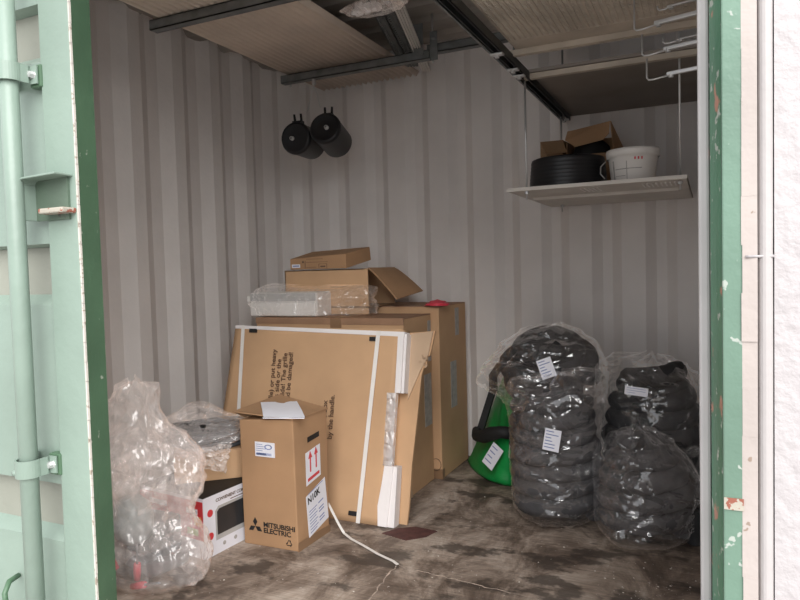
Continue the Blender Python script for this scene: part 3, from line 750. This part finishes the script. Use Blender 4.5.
# paper
F = frame((0, 0, 0), (1, 0, 0), (0, 1, 0))
tp = MB(); 
P0_, P1_, P2_, P3_ = Vector((.128, -.022, .509)), Vector((.300, .0, .515)), Vector((.120, .215, .527)), Vector((.010, .120, .534))
for a, b_ in (((0, 0), (1, 1)),):
    n = 10; vs = []
    for j in range(n+1):
        for i in range(n+1):
            u, v = i/n, j/n; p = (P0_*(1-u)+P1_*u)*(1-v)+(P3_*(1-u)+P2_*u)*v
            p.z += .003*math.sin(v*PI*1.5)+.002*nz((u, v, 0), 3)+.001; vs.append(p)
    lo = len(vs); vs += [p-Vector((0, 0, .001)) for p in vs]
    q = n+1; fs = [(j*q+i, j*q+i+1, (j+1)*q+i+1, (j+1)*q+i) for j in range(n) for i in range(n)]
    tp.add(vs, fs+[tuple(lo+k for k in f[::-1]) for f in fs], True)
tp.add([P0_+Vector((0, -.004, 0)), P1_+Vector((0, -.004, 0)), P1_+Vector((0, -.005, -.003)), P0_+Vector((.0, -.005, -.004))], [(0, 1, 2, 3)])
o = single('paper_sheet', tp, 'paper', 'folded white paper sheet on the upright printed box', 'paper', (-1.66, 2.05, .0015))
# front markings, face y = 0 .. local
def front(p): return (p[0], -.0015+p[0]*.006/.247, p[1])
sl = obj('shipping_label', MB().box(.068, .158, -.0015, .002, .352, .408), 'label', t)
mb = MB()
for i in range(4): mb.box(.073, .073+.03+.008*(i % 3), -.0021, -.0015, .398-i*.008, .400-i*.008)
mb.box(.073, .12, -.0021, -.0015, .358, .366)
for i in range(16): mb.box(.078+i*.0042, .080+i*.0042, -.0021, -.0015, .357, .367)
obj('printed_lines', mb, 'blue', sl)
mb = MB().lathe([(.018, .001), (.018, 0), (.012, 0)], 24).xform(Matrix.Translation((.130, -.0018, .391)) @ Matrix.Diagonal((1, .3, .55, 1)) @ Matrix.Rotation(PI/2, 4, 'X'))
obj('oval_mark', mb, 'blue', sl)
# logo: three diamonds
def diamond(c, a, b_, ang_): 
    ca, sa = math.cos(ang_), math.sin(ang_)
    return [(c[0]+x*ca-z*sa, 0, c[1]+x*sa+z*ca) for x, z in ((0, -b_), (a, 0), (0, b_), (-a, 0))]
mb = MB(); cx, cz = .0545, .075; s_ = .0175
for ang_ in (0, 2*PI/3, -2*PI/3):
    dx, dz = -math.sin(ang_)*s_*1.02, math.cos(ang_)*s_*1.02
    pts = [(x, -.0006+x*.006/.247, z) for x, y, z in diamond((cx+dx, cz+dz), s_*.577, s_, ang_)]
    mb.slab(pts, (0, -1, 0), .0008)
obj('logo', mb, 'ink', t)
mb = text('MITSUBISHI', .0265, frame((.092, -.001+.092*.024, .078), (1, .024, -.02), (0, 0, 1)), sx=1.08, bold=.0007)
mb.merge(text('ELECTRIC', .0265, frame((.092, -.001+.092*.024, .055), (1, .024, -.02), (0, 0, 1)), sx=1.08, bold=.0007))
obj('printed_text', mb, 'ink', t)
mb = MB(); c0 = Vector((.208, .0035, .028)); 
for k_ in range(3):
    a = 2*PI*k_/3+PI/2; p = c0+Vector((math.cos(a), 0, math.sin(a)))*.016; q = c0+Vector((math.cos(a+2*PI/3), 0, math.sin(a+2*PI/3)))*.016
    mb.tube([p*.88+q*.12, p*.15+q*.85], .0014, 5)
    mb.tube([p*.3+q*.7, p*.15+q*.85], [.004, .0005], 5)
obj('recycling_mark', mb, 'ink', t)
# right face markings (x = .247 .. .252)
def side_box(y0, y1, z0, z1, e=0): return MB().box(.2495+e, .2535+e, y0, y1, z0, z1)
def side_poly(pts, e=0, m_t=.0012): return MB().slab([(.2485+y/.222*.0045+.0007+e, y, z) for y, z in pts], (1, 0, 0), m_t)
obj('hand_hole', side_poly([(.085, .398), (.165, .405), (.165, .425), (.085, .418)]), 'ink', t)
al = obj('arrow_label', side_poly([(.068, .232), (.168, .250), (.168, .375), (.068, .360)]), 'label', t)
mb = MB()
for yc in (.098, .138):
    dz = (yc-.068)*.18
    mb.merge(side_poly([(yc-.004, .275+dz), (yc+.004, .276+dz), (yc+.004, .330+dz), (yc-.004, .329+dz)], .0013, .0006))
    mb.merge(side_poly([(yc-.013, .328+dz), (yc+.013, .331+dz), (yc, .358+dz)], .0013, .0006))
mb.merge(side_poly([(.078, .246), (.158, .260), (.158, .272), (.078, .258)], .0013, .0006))
obj('red_arrows', mb, 'red', al)
sl = obj('shipping_label', side_poly([(.075, .028), (.215, .062), (.196, .232), (.062, .192)]), 'label', t)
Fm = frame((.2528, .072, .158), (.02, 1, .28), (0, -.09, 1))
mb = text('N10K', .036, Fm, bold=.0008)
obj('label_text', mb, 'ink', sl)
mb = MB()
for i in range(9):
    zz = .035+.012*i; ya = .086-.001*i
    if i in (8,): continue
    mb.merge(side_poly([(ya, zz+.007), (ya+.045+.01*(i % 2), zz+.019), (ya+.045+.01*(i % 2), zz+.022), (ya, zz+.010)], .0013, .0005))
    if i % 3: mb.merge(side_poly([(ya+.065, zz+.022), (ya+.10, zz+.031), (ya+.10, zz+.036), (ya+.065, zz+.027)], .0013, .0005))
mb.merge(side_poly([(.075, .196), (.18, .222), (.18, .225), (.075, .199)], .0013, .0005))
obj('printed_lines', mb, 'blue', sl)

# ------------------------------------------------------------------ microwave box, brown carton and cable bag
rz = math.atan2(-.025, .195)
t = thing('microwave_box', 'white microwave carton with black top and red printed side', 'box', (-1.697, 1.868, 0), (0, 0, -.128*0+rz*-.0))
mb = MB(); mb.hexa([(-.36, .045, 0), (0, 0, 0), (.030, .42, 0), (-.33, .465, 0)], [(-.36, .045, .228), (0, 0, .228), (.030, .42, .228), (-.33, .465, .228)])
obj('box_body', mb, 'label', t)
obj('black_top', MB().slab([(-.36, .045, .228), (0, 0, .228), (.030, .42, .228), (-.33, .465, .228)], (0, 0, 1), .0015), 'ink', t)
def mside(pts, e=0): return MB().slab([(y*.0714+.0004+e, y, z) for y, z in pts], (1, 0, 0), .0008)
oven = obj('oven_picture', mside([(.058, .053), (.40, .053), (.40, .180), (.075, .180), (.058, .165)]), 'silver', t)
obj('oven_glass', mside([(.066, .072), (.39, .072), (.39, .170), (.078, .170), (.066, .160)], .001), 'glassdoor', oven)
for z in (.165, .078):
    mb = MB(); pts = [(.032+.014*math.cos(q), z+.014*math.sin(q)) for q in [2*PI*i/20 for i in range(20)]]
    obj('red_badge', mside(pts), 'red', t)
mb = text('CONVENIENT COMPACT', .017, frame((.0057, .062, .198), (.0714, 1, 0), (0, 0, 1)), bold=.0003)
mb.merge(mside([(.14, .186), (.30, .186), (.30, .189), (.14, .189)]))
obj('printed_text', mb, 'tink', t)
for yc in (.10, .16, .22, .30):
    c = [(yc+.008*math.cos(q), .030+.008*math.sin(q)) for q in [2*PI*i/12 for i in range(12)]]; obj('grey_icon', mside(c), 'greylabel', t)
def mend(x0, x1, z0, z1, e=0):
    f = lambda x: -x*.125-.0005-e
    return MB().slab([(x0, f(x0), z0), (x1, f(x1), z0), (x1, f(x1), z1), (x0, f(x0), z1)], (0, -1, 0), .0008)
e_ = obj('red_end_print', mend(-.36, -.003, .07, .215), 'red', t)
obj('white_print', mend(-.09, -.03, .165, .185, .001), 'label', e_); obj('white_print', mend(-.30, -.2, .17, .19, .001), 'label', e_)
mb = MB().merge(mend(-.05, -.012, .125, .158, .001)); obj('food_picture', mb, 'orange', e_)
mb = MB().merge(mend(-.09, -.03, .085, .110, .001)); obj('food_picture', mb, 'lime', e_)

t = thing('brown_carton', 'low brown carton turned sideways on the black-topped microwave box', 'box', (-1.905, 1.965, .2305), (0, 0, math.radians(42)))
obj('box_body', MB().box(-.015, .30, 0, .22, 0, .115), 'card', t, bevel=.003)
obj('lid_flap', MB().box(-.015, .30, 0, .22, .1155, .119), 'card', t)

mb = MB(); rnd = random.Random(9)
for k_ in range(7):
    R0 = .165-.004*k_+.01*rnd.random(); pts = []
    z0 = .012+.010*(k_ % 4); 
    for i in range(49):
        q = 2*PI*i/48+k_; pts.append((R0*math.cos(q)+.008*math.sin(3*q+k_), R0*.92*math.sin(q), z0+.008*math.sin(2*q+k_)+.03*(k_ // 4)))
    mb.tube(pts, .011, 8)
single('cable_coil', mb, 'cable', 'coil of dark grey cable inside the plastic on the brown carton', 'cable', (-1.925, 2.18, .352))
mb = MB()
for sx in (-.04, .045): mb.box(sx-.009, sx+.009, -.006, .006, 0, .012)
mb.box(-.05, .05, .004, .010, 0, .008)
single('cable_clip', mb, 'blackm', 'small black clip on top of the wrapped cable coil', 'clip', (-1.90, 2.06, .438))
mb = blob(.235, .205, .105, [(0, .8), (.12, 1), (.45, 1), (.75, .85), (.93, .5), (1, .1)], 71, amp=.08, crease=.10, nu=120, nv=30,
          pulls=[((-.08, .05, .10), .10, (-.01, .02, .055)), ((.12, -.16, .02), .07, (.015, -.035, -.015)), ((.06, -.19, .03), .06, (.0, -.03, -.03)), ((.22, .0, .06), .1, (-.02, 0, .02))])
t = thing('plastic_bag', 'flat crinkled bag of dark cable lying on the brown carton', 'bag', (-1.945, 2.16, .351), group=GB+' ')
t['group'] = 'clear bags on the left'
obj('film', mb, 'f_white', t)
# hanging crinkled tongue of film
mb = MB(); vs = []; n = 26
A_, B_, C_, D_ = Vector((.085, -.235, .03)), Vector((.240, -.105, .038)), Vector((.220, -.128, -.075)), Vector((.115, -.205, -.035))
for j in range(n+1):
    for i in range(n+1):
        u, v = i/n, j/n; p = (A_*(1-u)+B_*u)*(1-v)+(D_*(1-u)+C_*u)*v
        p.y -= .018*abs(nz((u*2, v*2, 0), 3.2, 4)); p.z += .012*nz((u, v, 2), 4, 3); vs.append(p)
mb.add(vs, [(j*(n+1)+i, j*(n+1)+i+1, (j+1)*(n+1)+i+1, (j+1)*(n+1)+i) for j in range(n) for i in range(n)], True)
obj('loose_film', mb, film('loose_film', haze=.42, tint=(.75, .68, .64), gloss=2.6, rough=.16, bscale=18, bump=1.0), t)

# ------------------------------------------------------------------ clear bag of odds and ends, front left
t = thing('plastic_bag', 'tall clear bag of tools and fittings beside the green door edge', 'bag', (-1.79, 1.68, 0), group='clear bags on the left')
mb = blob(.262, .16, .69, [(0, .7), (.06, .93), (.16, 1.0), (.35, .80), (.52, .98), (.62, .97), (.72, .78), (.80, .48), (.88, .34), (.96, .30), (1, .10)], 81, amp=.06, crease=.08, nu=140, nv=110, lean=(-.02, 0),
          pulls=[((.06, 0, .67), .06, (.04, -.01, .02)), ((-.15, -.02, .45), .15, (-.03, -.02, .08))])
obj('film', mb, 'f_white', t)
mb = MB(); 
for k_ in range(4):
    vs = []; n = 22; rr = random.Random(40+k_)
    c0 = Vector(((-.06, .04, -.10, .13, .10)[k_], (-.06, -.06, -.06, -.02, -.07)[k_], (.40, .36, .30, .25, .14)[k_]))
    for j in range(n+1):
        for i in range(n+1):
            u, v = i/n-.5, j/n-.5
            p = c0+Vector((u*.24, .05*nz((u*3, v*3, k_), 1.5, k_)+.02*nz((u, v, k_), 9, 2), v*.22+u*.1)); vs.append(p)
    mb.add(vs, [(j*(n+1)+i, j*(n+1)+i+1, (j+1)*(n+1)+i+1, (j+1)*(n+1)+i) for j in range(n) for i in range(n)], True)
obj('folded_film', mb, film('folded_film', haze=.24, tint=(.88, .82, .79), gloss=2, rough=.12, bscale=10, bump=.9), t)
mb = MB().lathe([(0, 0), (.045, 0), (.062, .02), (.068, .07), (.060, .12), (.035, .15), (0, .158)], 28)
o = single('plastic_tub', mb, 'milky', 'milky rounded plastic tub inside the tall clear bag', 'tub', (-1.815, 1.66, .145)); o.rotation_euler = (.15, .05, 0)
mb = MB().box(-.09, .09, -.05, .05, 0, .13)
single('tool_case', mb, 'cable', 'dark grey case low in the tall clear bag', 'case', (-1.84, 1.765, .06), bevel=.012)
mb = MB().slab([(-.10, 0, .03), (.02, 0, .0), (.13, 0, .055), (.14, 0, .09), (.0, 0, .045), (-.07, 0, .06)], (0, 1, 0), .07)
single('metal_scoop', mb, 'skin_grey', 'grey curved metal piece at the bottom of the tall clear bag', 'metal part', (-1.735, 1.62, .035), bevel=.006)
def tool(loc, rot, lab):
    t = thing('hand_tool', lab, 'tool', loc, rot, group='red-handled tools in the clear bag')
    obj('grip', MB().tube([(0, 0, 0), (0, 0, .03), (0, 0, .06)], [.010, .013, .011], 12), 'redpl', t)
    obj('shaft', MB().tube([(0, 0, .058), (0, 0, .13)], .004, 8), 'skin_grey', t)
    return t
tool((-1.845, 1.60, .055), (.2, -.5, 0), 'red-handled tool leaning at the left inside the tall clear bag')
tool((-1.735, 1.585, .045), (.1, .15, 0), 'red-handled tool in the middle of the tall clear bag')
tool((-1.76, 1.585, .018), (0, 1.3, 0), 'red-handled tool lying at the bottom of the tall clear bag')

# ------------------------------------------------------------------ things hanging and things on the shelf
def canister(front, back, r, lab, dots):
    front = Vector(front); d = Vector(back)-front; Ln = .22; d.normalize()
    t = thing('canister', lab, 'canister', front, group='black canisters hanging at the back')
    up = Vector((0, 0, 1)); x = d.cross(up).normalized(); y = x.cross(d); F = Matrix((x, y, d)).transposed().to_4x4()
    prof = [(0, .012), (r*.35, .010), (r*.62, .012), (r*.80, .003), (r*.93, .002), (r, .014), (r, .03), (r*.97, .034), (r*.97, Ln-.02), (r*.85, Ln), (0, Ln)]
    obj('body', MB().lathe(prof, 40).xform(F), 'black', t)
    obj('valve', MB().lathe([(.004, -.004), (.010, -.004), (.012, .012)], 16).xform(F @ Matrix.Translation((dots, 0, 0))), 'gplastic', t)
    fk = MB()
    for s_ in (-1, 1): fk.tube([(s_*.018, r*.9, .05), (s_*.020, r*.9+.055, .04)], [.008, .006], 8)
    fk.box(-.028, .028, r*.82, r*.9+.018, .03, .06)
    obj('forked_bracket', fk.xform(F), 'black', t)
    return t
canister((-1.99, 2.99, 1.765), (-2.01, 3.19, 1.765), .086, 'left black canister with pale valve hanging by the wall corner', -.02)
canister((-1.795, 2.97, 1.795), (-1.825, 3.14, 1.752), .084, 'right black canister tipped down, hanging by the wall corner', .01)
mb = MB().tube([(-1.885, 3.03, 2.064), (-1.885, 3.03, 2.03), (-1.90, 3.03, 2.0), (-1.93, 3.03, 1.905)], .0018, 6)
mb.tube([(-1.885, 3.03, 2.03), (-1.86, 3.02, 1.98), (-1.84, 3.01, 1.91)], .0018, 6); mb.box(-1.892, -1.878, 3.022, 3.038, 2.035, 2.064)
single('hanging_wire', mb, 'steel', 'thin wire hook hanging the two canisters from the rail', 'wire')
# wrapped white fittings at the very top
t = thing('fittings_bag', 'clear bag of white fittings hanging at the top of the cable trays', 'bag', (-1.20, 2.40, 2.068))
obj('film', blob(.15, .07, .055, [(0, .2), (.2, .8), (.5, 1), (.85, .7), (1, .2)], 91, amp=.1, crease=.1, nu=60, nv=24), 'f_white', t)
mb = MB(); rnd = random.Random(2)
for k_ in range(9):
    o_ = single('pipe_fitting', MB().lathe([(0, 0), (.012, 0), (.012, .008), (.008, .01), (.008, .026), (0, .026)], 12), 'foam', 'small white plastic fitting in the bag at the top', 'fitting',
                (-1.285+.013*k_, 2.385+.02*rnd.random(), 2.082+.008*rnd.random()), group='white fittings in the hanging bag')
    o_.scale = (1.4, 1.4, 1.4); o_.rotation_euler = (rnd.random()*3, rnd.random()*3, 0)

# hanging shelf
zs = 1.352
t = thing('hanging_shelf', 'white perforated tray shelf hung on threaded rods at the right', 'shelf', (-.735, 2.60, zs))
mb = MB(); Wd, Dp = .66, .83
mb.box(0, Wd, 0, Dp, 0, .003); mb.box(0, Wd, -.002, .002, -.002, .012); mb.box(0, .003, 0, Dp, 0, .012); mb.box(Wd-.003, Wd, 0, Dp, 0, .012); mb.box(0, Wd, Dp-.003, Dp, 0, .012)
obj('tray', mb, 'tray', t)
for gx in (.27, .50):
    mb = MB()
    for i in range(8 if gx > .3 else 5): mb.box(gx+i*.016, gx+.006+i*.016, .08, .20, -.003, 0)
    obj('slot_ribs', mb, 'white', t)
mb = MB(); mb.box(.03, .62, .30, .34, -.012, 0); obj('stiffener', mb, 'tray', t)
for x, y, top in ((.075, .02, 1.78), (.635, .06, ZC), (.075, .72, 1.78)):
    r_ = obj('threaded_rod', MB().tube([(x, y, -.035), (x, y, top-zs)], .004, 8), 'steel', t)
    obj('nut', washer(x, y, -.008, .009, .010), 'steel', r_)
    obj('nut', washer(x, y, .008, .009, .008), 'steel', r_)
# bucket
t = thing('bucket', 'white plastic bucket with lid on the hanging shelf', 'bucket', (-.272, 2.745, zs+.0035))
obj('body', MB().lathe([(0, 0), (.078, 0), (.080, .004), (.091, .108), (.095, .110)], 48), 'white', t)
obj('lid', MB().lathe([(.095, .104), (.098, .104), (.100, .127), (.098, .135), (.093, .135), (.091, .131), (0, .131)], 48), 'white', t)
mb = MB()
pts = [(-.100, -.01, .10), (-.118, -.02, .08), (-.118, -.03, .05), (-.10, -.045, .03)]; mb.tube(pts, .0025, 6)
obj('handle', mb, 'gplastic', t)
def bucket_arc(z0, z1, a0, a1, e=.0008):
    mb = MB(); n = 10; vs = []
    for z in (z0, z1):
        for i in range(n+1):
            a = a0+(a1-a0)*i/n; r = .080+.011*z/.108+e; vs.append((r*math.cos(a), r*math.sin(a), z))
    return mb.add(vs, [(i, i+1, n+2+i, n+1+i) for i in range(n)])
mb = bucket_arc(.02, .09, -2.45, -2.35); mb.merge(bucket_arc(.01, .085, -1.75, -1.72)); mb.merge(bucket_arc(.055, .058, -2.3, -1.1)); mb.merge(bucket_arc(.03, .032, -2.3, -1.8))
obj('label_lines', mb, 'greylabel', t)
mb = MB()
for a in (-1.42, -1.28, -1.14): mb.merge(bucket_arc(.088, .098, a, a+.06, .001))
obj('printed_marks', mb, 'redpl', t)
# black tub
single('plastic_basin', MB().lathe([(0, 0), (.158, 0), (.159, .004)]+[(.158-.010*i/24+(.0012 if i % 3 else 0), .006+.124*i/24) for i in range(25)]+[(.147, .134), (.142, .136), (.140, .128), (0, .128)], 56), 'black',
       'low round black tub on the left of the hanging shelf', 'tub', (-.538, 2.83, zs+.0035))
# cartons on the shelf
t = thing('shelf_carton', 'small brown carton at the back left of the hanging shelf', 'box', (-.66, 3.13, zs+.0035), (0, 0, -.1))
obj('box_body', MB().box(-.045, .06, -.05, .12, 0, .265), 'card4', t)
obj('lid_flap', MB().slab([(-.045, -.05, .265), (.06, -.05, .262), (.09, -.09, .20), (.0, -.10, .20)], (0, -.5, 1), .003), 'card4', t)
t = thing('shelf_carton', 'open brown carton of black material behind the white bucket', 'box', (-.49, 3.14, zs+.0035), (0, 0, .03))
mb = MB(); mb.box(-.10, .10, -.07, -.066, 0, .19); mb.box(-.10, .10, .136, .14, 0, .29); mb.box(-.10, -.096, -.07, .14, 0, .25); mb.box(.096, .10, -.07, .14, 0, .25)
obj('box_body', mb, 'card4', t)
mb = MB(); mb.slab([(-.105, -.075, .26), (-.06, -.08, .225), (0, -.08, .235), (.06, -.08, .245), (.085, -.078, .27), (.09, -.072, .325), (.03, -.06, .318), (-.06, -.06, .305), (-.095, -.065, .30)], (0, 1, 0), .004)
mb.slab([(.09, -.07, .325), (.10, -.07, .19), (.145, .12, .19)], (1, 0, 0), .004)
obj('lid_flap', mb, 'card2', t)
obj('black_filling', blob(.092, .09, .27, [(0, .9), (.7, 1), (.9, .8), (1, .1)], 15, amp=.05, crease=.06, nu=36, nv=16).xform(Matrix.Translation((0, .03, .004))), 'blackm', t)

# metal wall brackets stacked at upper right
def bracket(x, y, z, drop, L1, L2, lab, thick=.010):
    t = thing('steel_bracket', lab, 'bracket', (x, y, z), (0, 0, -.26), group='steel brackets at the upper right')
    mb = MB().tube([(0, 0, drop), (0, 0, .008), (.006, 0, .001), (.02, 0, 0), (L1, 0, .004)], .0028, 8); obj('wire_hook', mb, 'steel', t)
    obj('flat_bar', MB().box(L1-.012, L2, -.006, .006, .002, .002+thick), 'steel', t, bevel=.002)
    obj('bolt', washer(L1, 0, .001, .007, .010), 'steel', t)
    return t
bracket(-.200, 2.10, 1.733, .13, .070, .225, 'top steel bracket with the longest upright wire by the right wall', .012)
bracket(-.182, 2.13, 1.665, .065, .075, .205, 'second steel bracket down by the right wall', .011)
bracket(-.170, 2.14, 1.595, .065, .070, .195, 'lowest steel bracket by the right wall', .011)
bracket(-.125, 2.16, 1.700, .02, .05, .15, 'thin short steel bracket behind the top one', .004)
bracket(-.140, 2.16, 1.800, .0+.015, .04, .15, 'highest steel bracket cut by the picture edge', .006)

# ------------------------------------------------------------------ floor bits
mb = MB(); pts = [(-1.428, 2.30, .104), (-1.40, 2.287, .075), (-1.365, 2.274, .035), (-1.334, 2.262, .006), (-1.28, 2.225, .005), (-1.20, 2.183, .006), (-1.12, 2.14, .005), (-1.04, 2.103, .007), (-1.015, 2.089, .004)]
vs = []
for i, p in enumerate(pts):
    a = Vector(pts[max(i-1, 0)]); b_ = Vector(pts[min(i+1, len(pts)-1)]); d = (b_-a).normalized(); n_ = Vector((-d.y, d.x, 0)).normalized()*.0055
    vs += [Vector(p)-n_, Vector(p)+n_]
k = len(vs); vs += [v+Vector((0, 0, .0015)) for v in vs]
mb.add(vs, [(2*i, 2*i+1, 2*i+3, 2*i+2) for i in range(len(pts)-1)]+[(k+2*i, k+2*i+2, k+2*i+3, k+2*i+1) for i in range(len(pts)-1)]+[(2*i, 2*i+2, k+2*i+2, k+2*i) for i in range(len(pts)-1)]+[(2*i+1, k+2*i+1, k+2*i+3, 2*i+3) for i in range(len(pts)-1)])
single('loose_strap', mb, 'strap', 'loose white packing strap lying bent across the floor', 'strap')
mb = MB(); rnd = random.Random(12)
for i in range(260):
    if i < 110: x = -.34+.32*rnd.random(); y = 1.95+.5*rnd.random()
    else: x = -1.9+1.8*rnd.random(); y = 1.4+1.5*rnd.random()
    s_ = .001+.0028*rnd.random()**3; a = rnd.random()*6
    c_, sn = math.cos(a)*s_, math.sin(a)*s_
    mb.hexa([(x+c_, y+sn, 0.0003), (x-sn, y+c_*.6, 0.0003), (x-c_, y-sn, 0.0003), (x+sn, y-c_*.6, 0.0003)], [(x+c_, y+sn, s_*.5), (x-sn, y+c_*.6, s_*.5), (x-c_, y-sn, s_*.5), (x+sn, y-c_*.6, s_*.5)])
single('floor_crumbs', mb, 'crumbs', 'scattered pale crumbs and grit on the dirty floor', 'debris', kind='stuff')
# a dark red flattened scrap and the joint line of the floor boards
mb = MB(); mb.slab([(-1.20, 2.33, .0), (-1.08, 2.30, 0), (-1.02, 2.36, 0), (-1.0, 2.43, 0), (-1.10, 2.44, 0), (-1.16, 2.40, 0)], (0, 0, 1), .002)
single('dark_scrap', mb, 'darkred', 'flat dark red scrap on the floor by the strapped carton', 'scrap')
mb = MB(); rnd = random.Random(8)
def jag(p, q, n):
    P = [Vector((p[0]+(q[0]-p[0])*i/n+rnd.uniform(-.006, .006), p[1]+(q[1]-p[1])*i/n+rnd.uniform(-.005, .005), 0)) for i in range(n+1)]
    d = Vector((q[1]-p[1], p[0]-q[0], 0)).normalized()
    for a, b in zip(P[:-1], P[1:]):
        w1, w2 = d*rnd.uniform(.0008, .0028), d*rnd.uniform(.0008, .0028)
        mb.hexa([a-w1, b-w2, b+w2, a+w1], [v+Vector((0, 0, .0006)) for v in (a-w1, b-w2, b+w2, a+w1)])
jag((-1.01, 2.09), (-.50, 2.035), 26); jag((-.50, 2.035), (.0, 2.0), 20); jag((-1.02, 2.085), (-1.0, 1.83), 12)
struct('trim_6', mb, 'crack')

# ------------------------------------------------------------------ light: overcast daylight from outside
w = bpy.data.worlds.new('World'); bpy.context.scene.world = w; w.use_nodes = True
nt = w.node_tree; nt.nodes.clear()
bg = nt.nodes.new('ShaderNodeBackground'); out = nt.nodes.new('ShaderNodeOutputWorld')
tc = nt.nodes.new('ShaderNodeTexCoord'); sp = nt.nodes.new('ShaderNodeSeparateXYZ'); nt.links.new(tc.outputs['Generated'], sp.inputs[0])
r = nt.nodes.new('ShaderNodeValToRGB'); r.color_ramp.elements[0].position = 0; r.color_ramp.elements[0].color = (.86, .88, .92, 1)
r.color_ramp.elements[1].position = .8; r.color_ramp.elements[1].color = (1, .99, 1, 1)
nt.links.new(sp.outputs['Z'], r.inputs[0]); nt.links.new(r.outputs[0], bg.inputs[0]); bg.inputs[1].default_value = .75
nt.links.new(bg.outputs[0], out.inputs[0])
li = bpy.data.lights.new('opening_portal', 'AREA'); li.shape = 'RECTANGLE'; li.size = 1.16; li.size_y = 2.2; li.cycles.is_portal = True
lo = bpy.data.objects.new('opening_portal', li); C.objects.link(lo); lo.location = (-.56, .99, 1.08); lo.rotation_euler = (PI/2, 0, 0)

sl_ = bpy.data.lights.new('cloud_bright_sun', 'SUN'); sl_.energy = 2.5; sl_.angle = math.radians(55); sl_.color = (1, .98, .96)
so = bpy.data.objects.new('cloud_bright_sun', sl_); C.objects.link(so); so.rotation_euler = Vector((.75, -1, .92)).to_track_quat('Z', 'Y').to_euler()

# ------------------------------------------------------------------ camera
yaw, pit, rol = math.radians(25.1), math.radians(2.55), math.radians(1.53)
f = Vector((-math.sin(yaw)*math.cos(pit), math.cos(yaw)*math.cos(pit), -math.sin(pit))); r_ = Vector((math.cos(yaw), math.sin(yaw), 0)); d = f.cross(r_)
c, s = math.cos(rol), math.sin(rol); rr = r_*c+d*s; dd = -r_*s+d*c
mm = Matrix((rr, -dd, -f)).transposed().to_4x4(); mm.translation = (0, 0, 1.05)
cam = bpy.data.cameras.new('camera'); cam.lens = 665/800*36; cam.sensor_width = 36; cam.clip_start = .05
co = bpy.data.objects.new('camera', cam); C.objects.link(co); co.matrix_world = mm
sc = bpy.context.scene; sc.camera = co
sc.view_settings.view_transform = 'Standard'; sc.view_settings.look = 'None'; sc.view_settings.gamma = 1; sc.view_settings.exposure = 1.0
sc.cycles.transparent_max_bounces = 24; sc.cycles.max_bounces = 12; sc.cycles.diffuse_bounces = 6
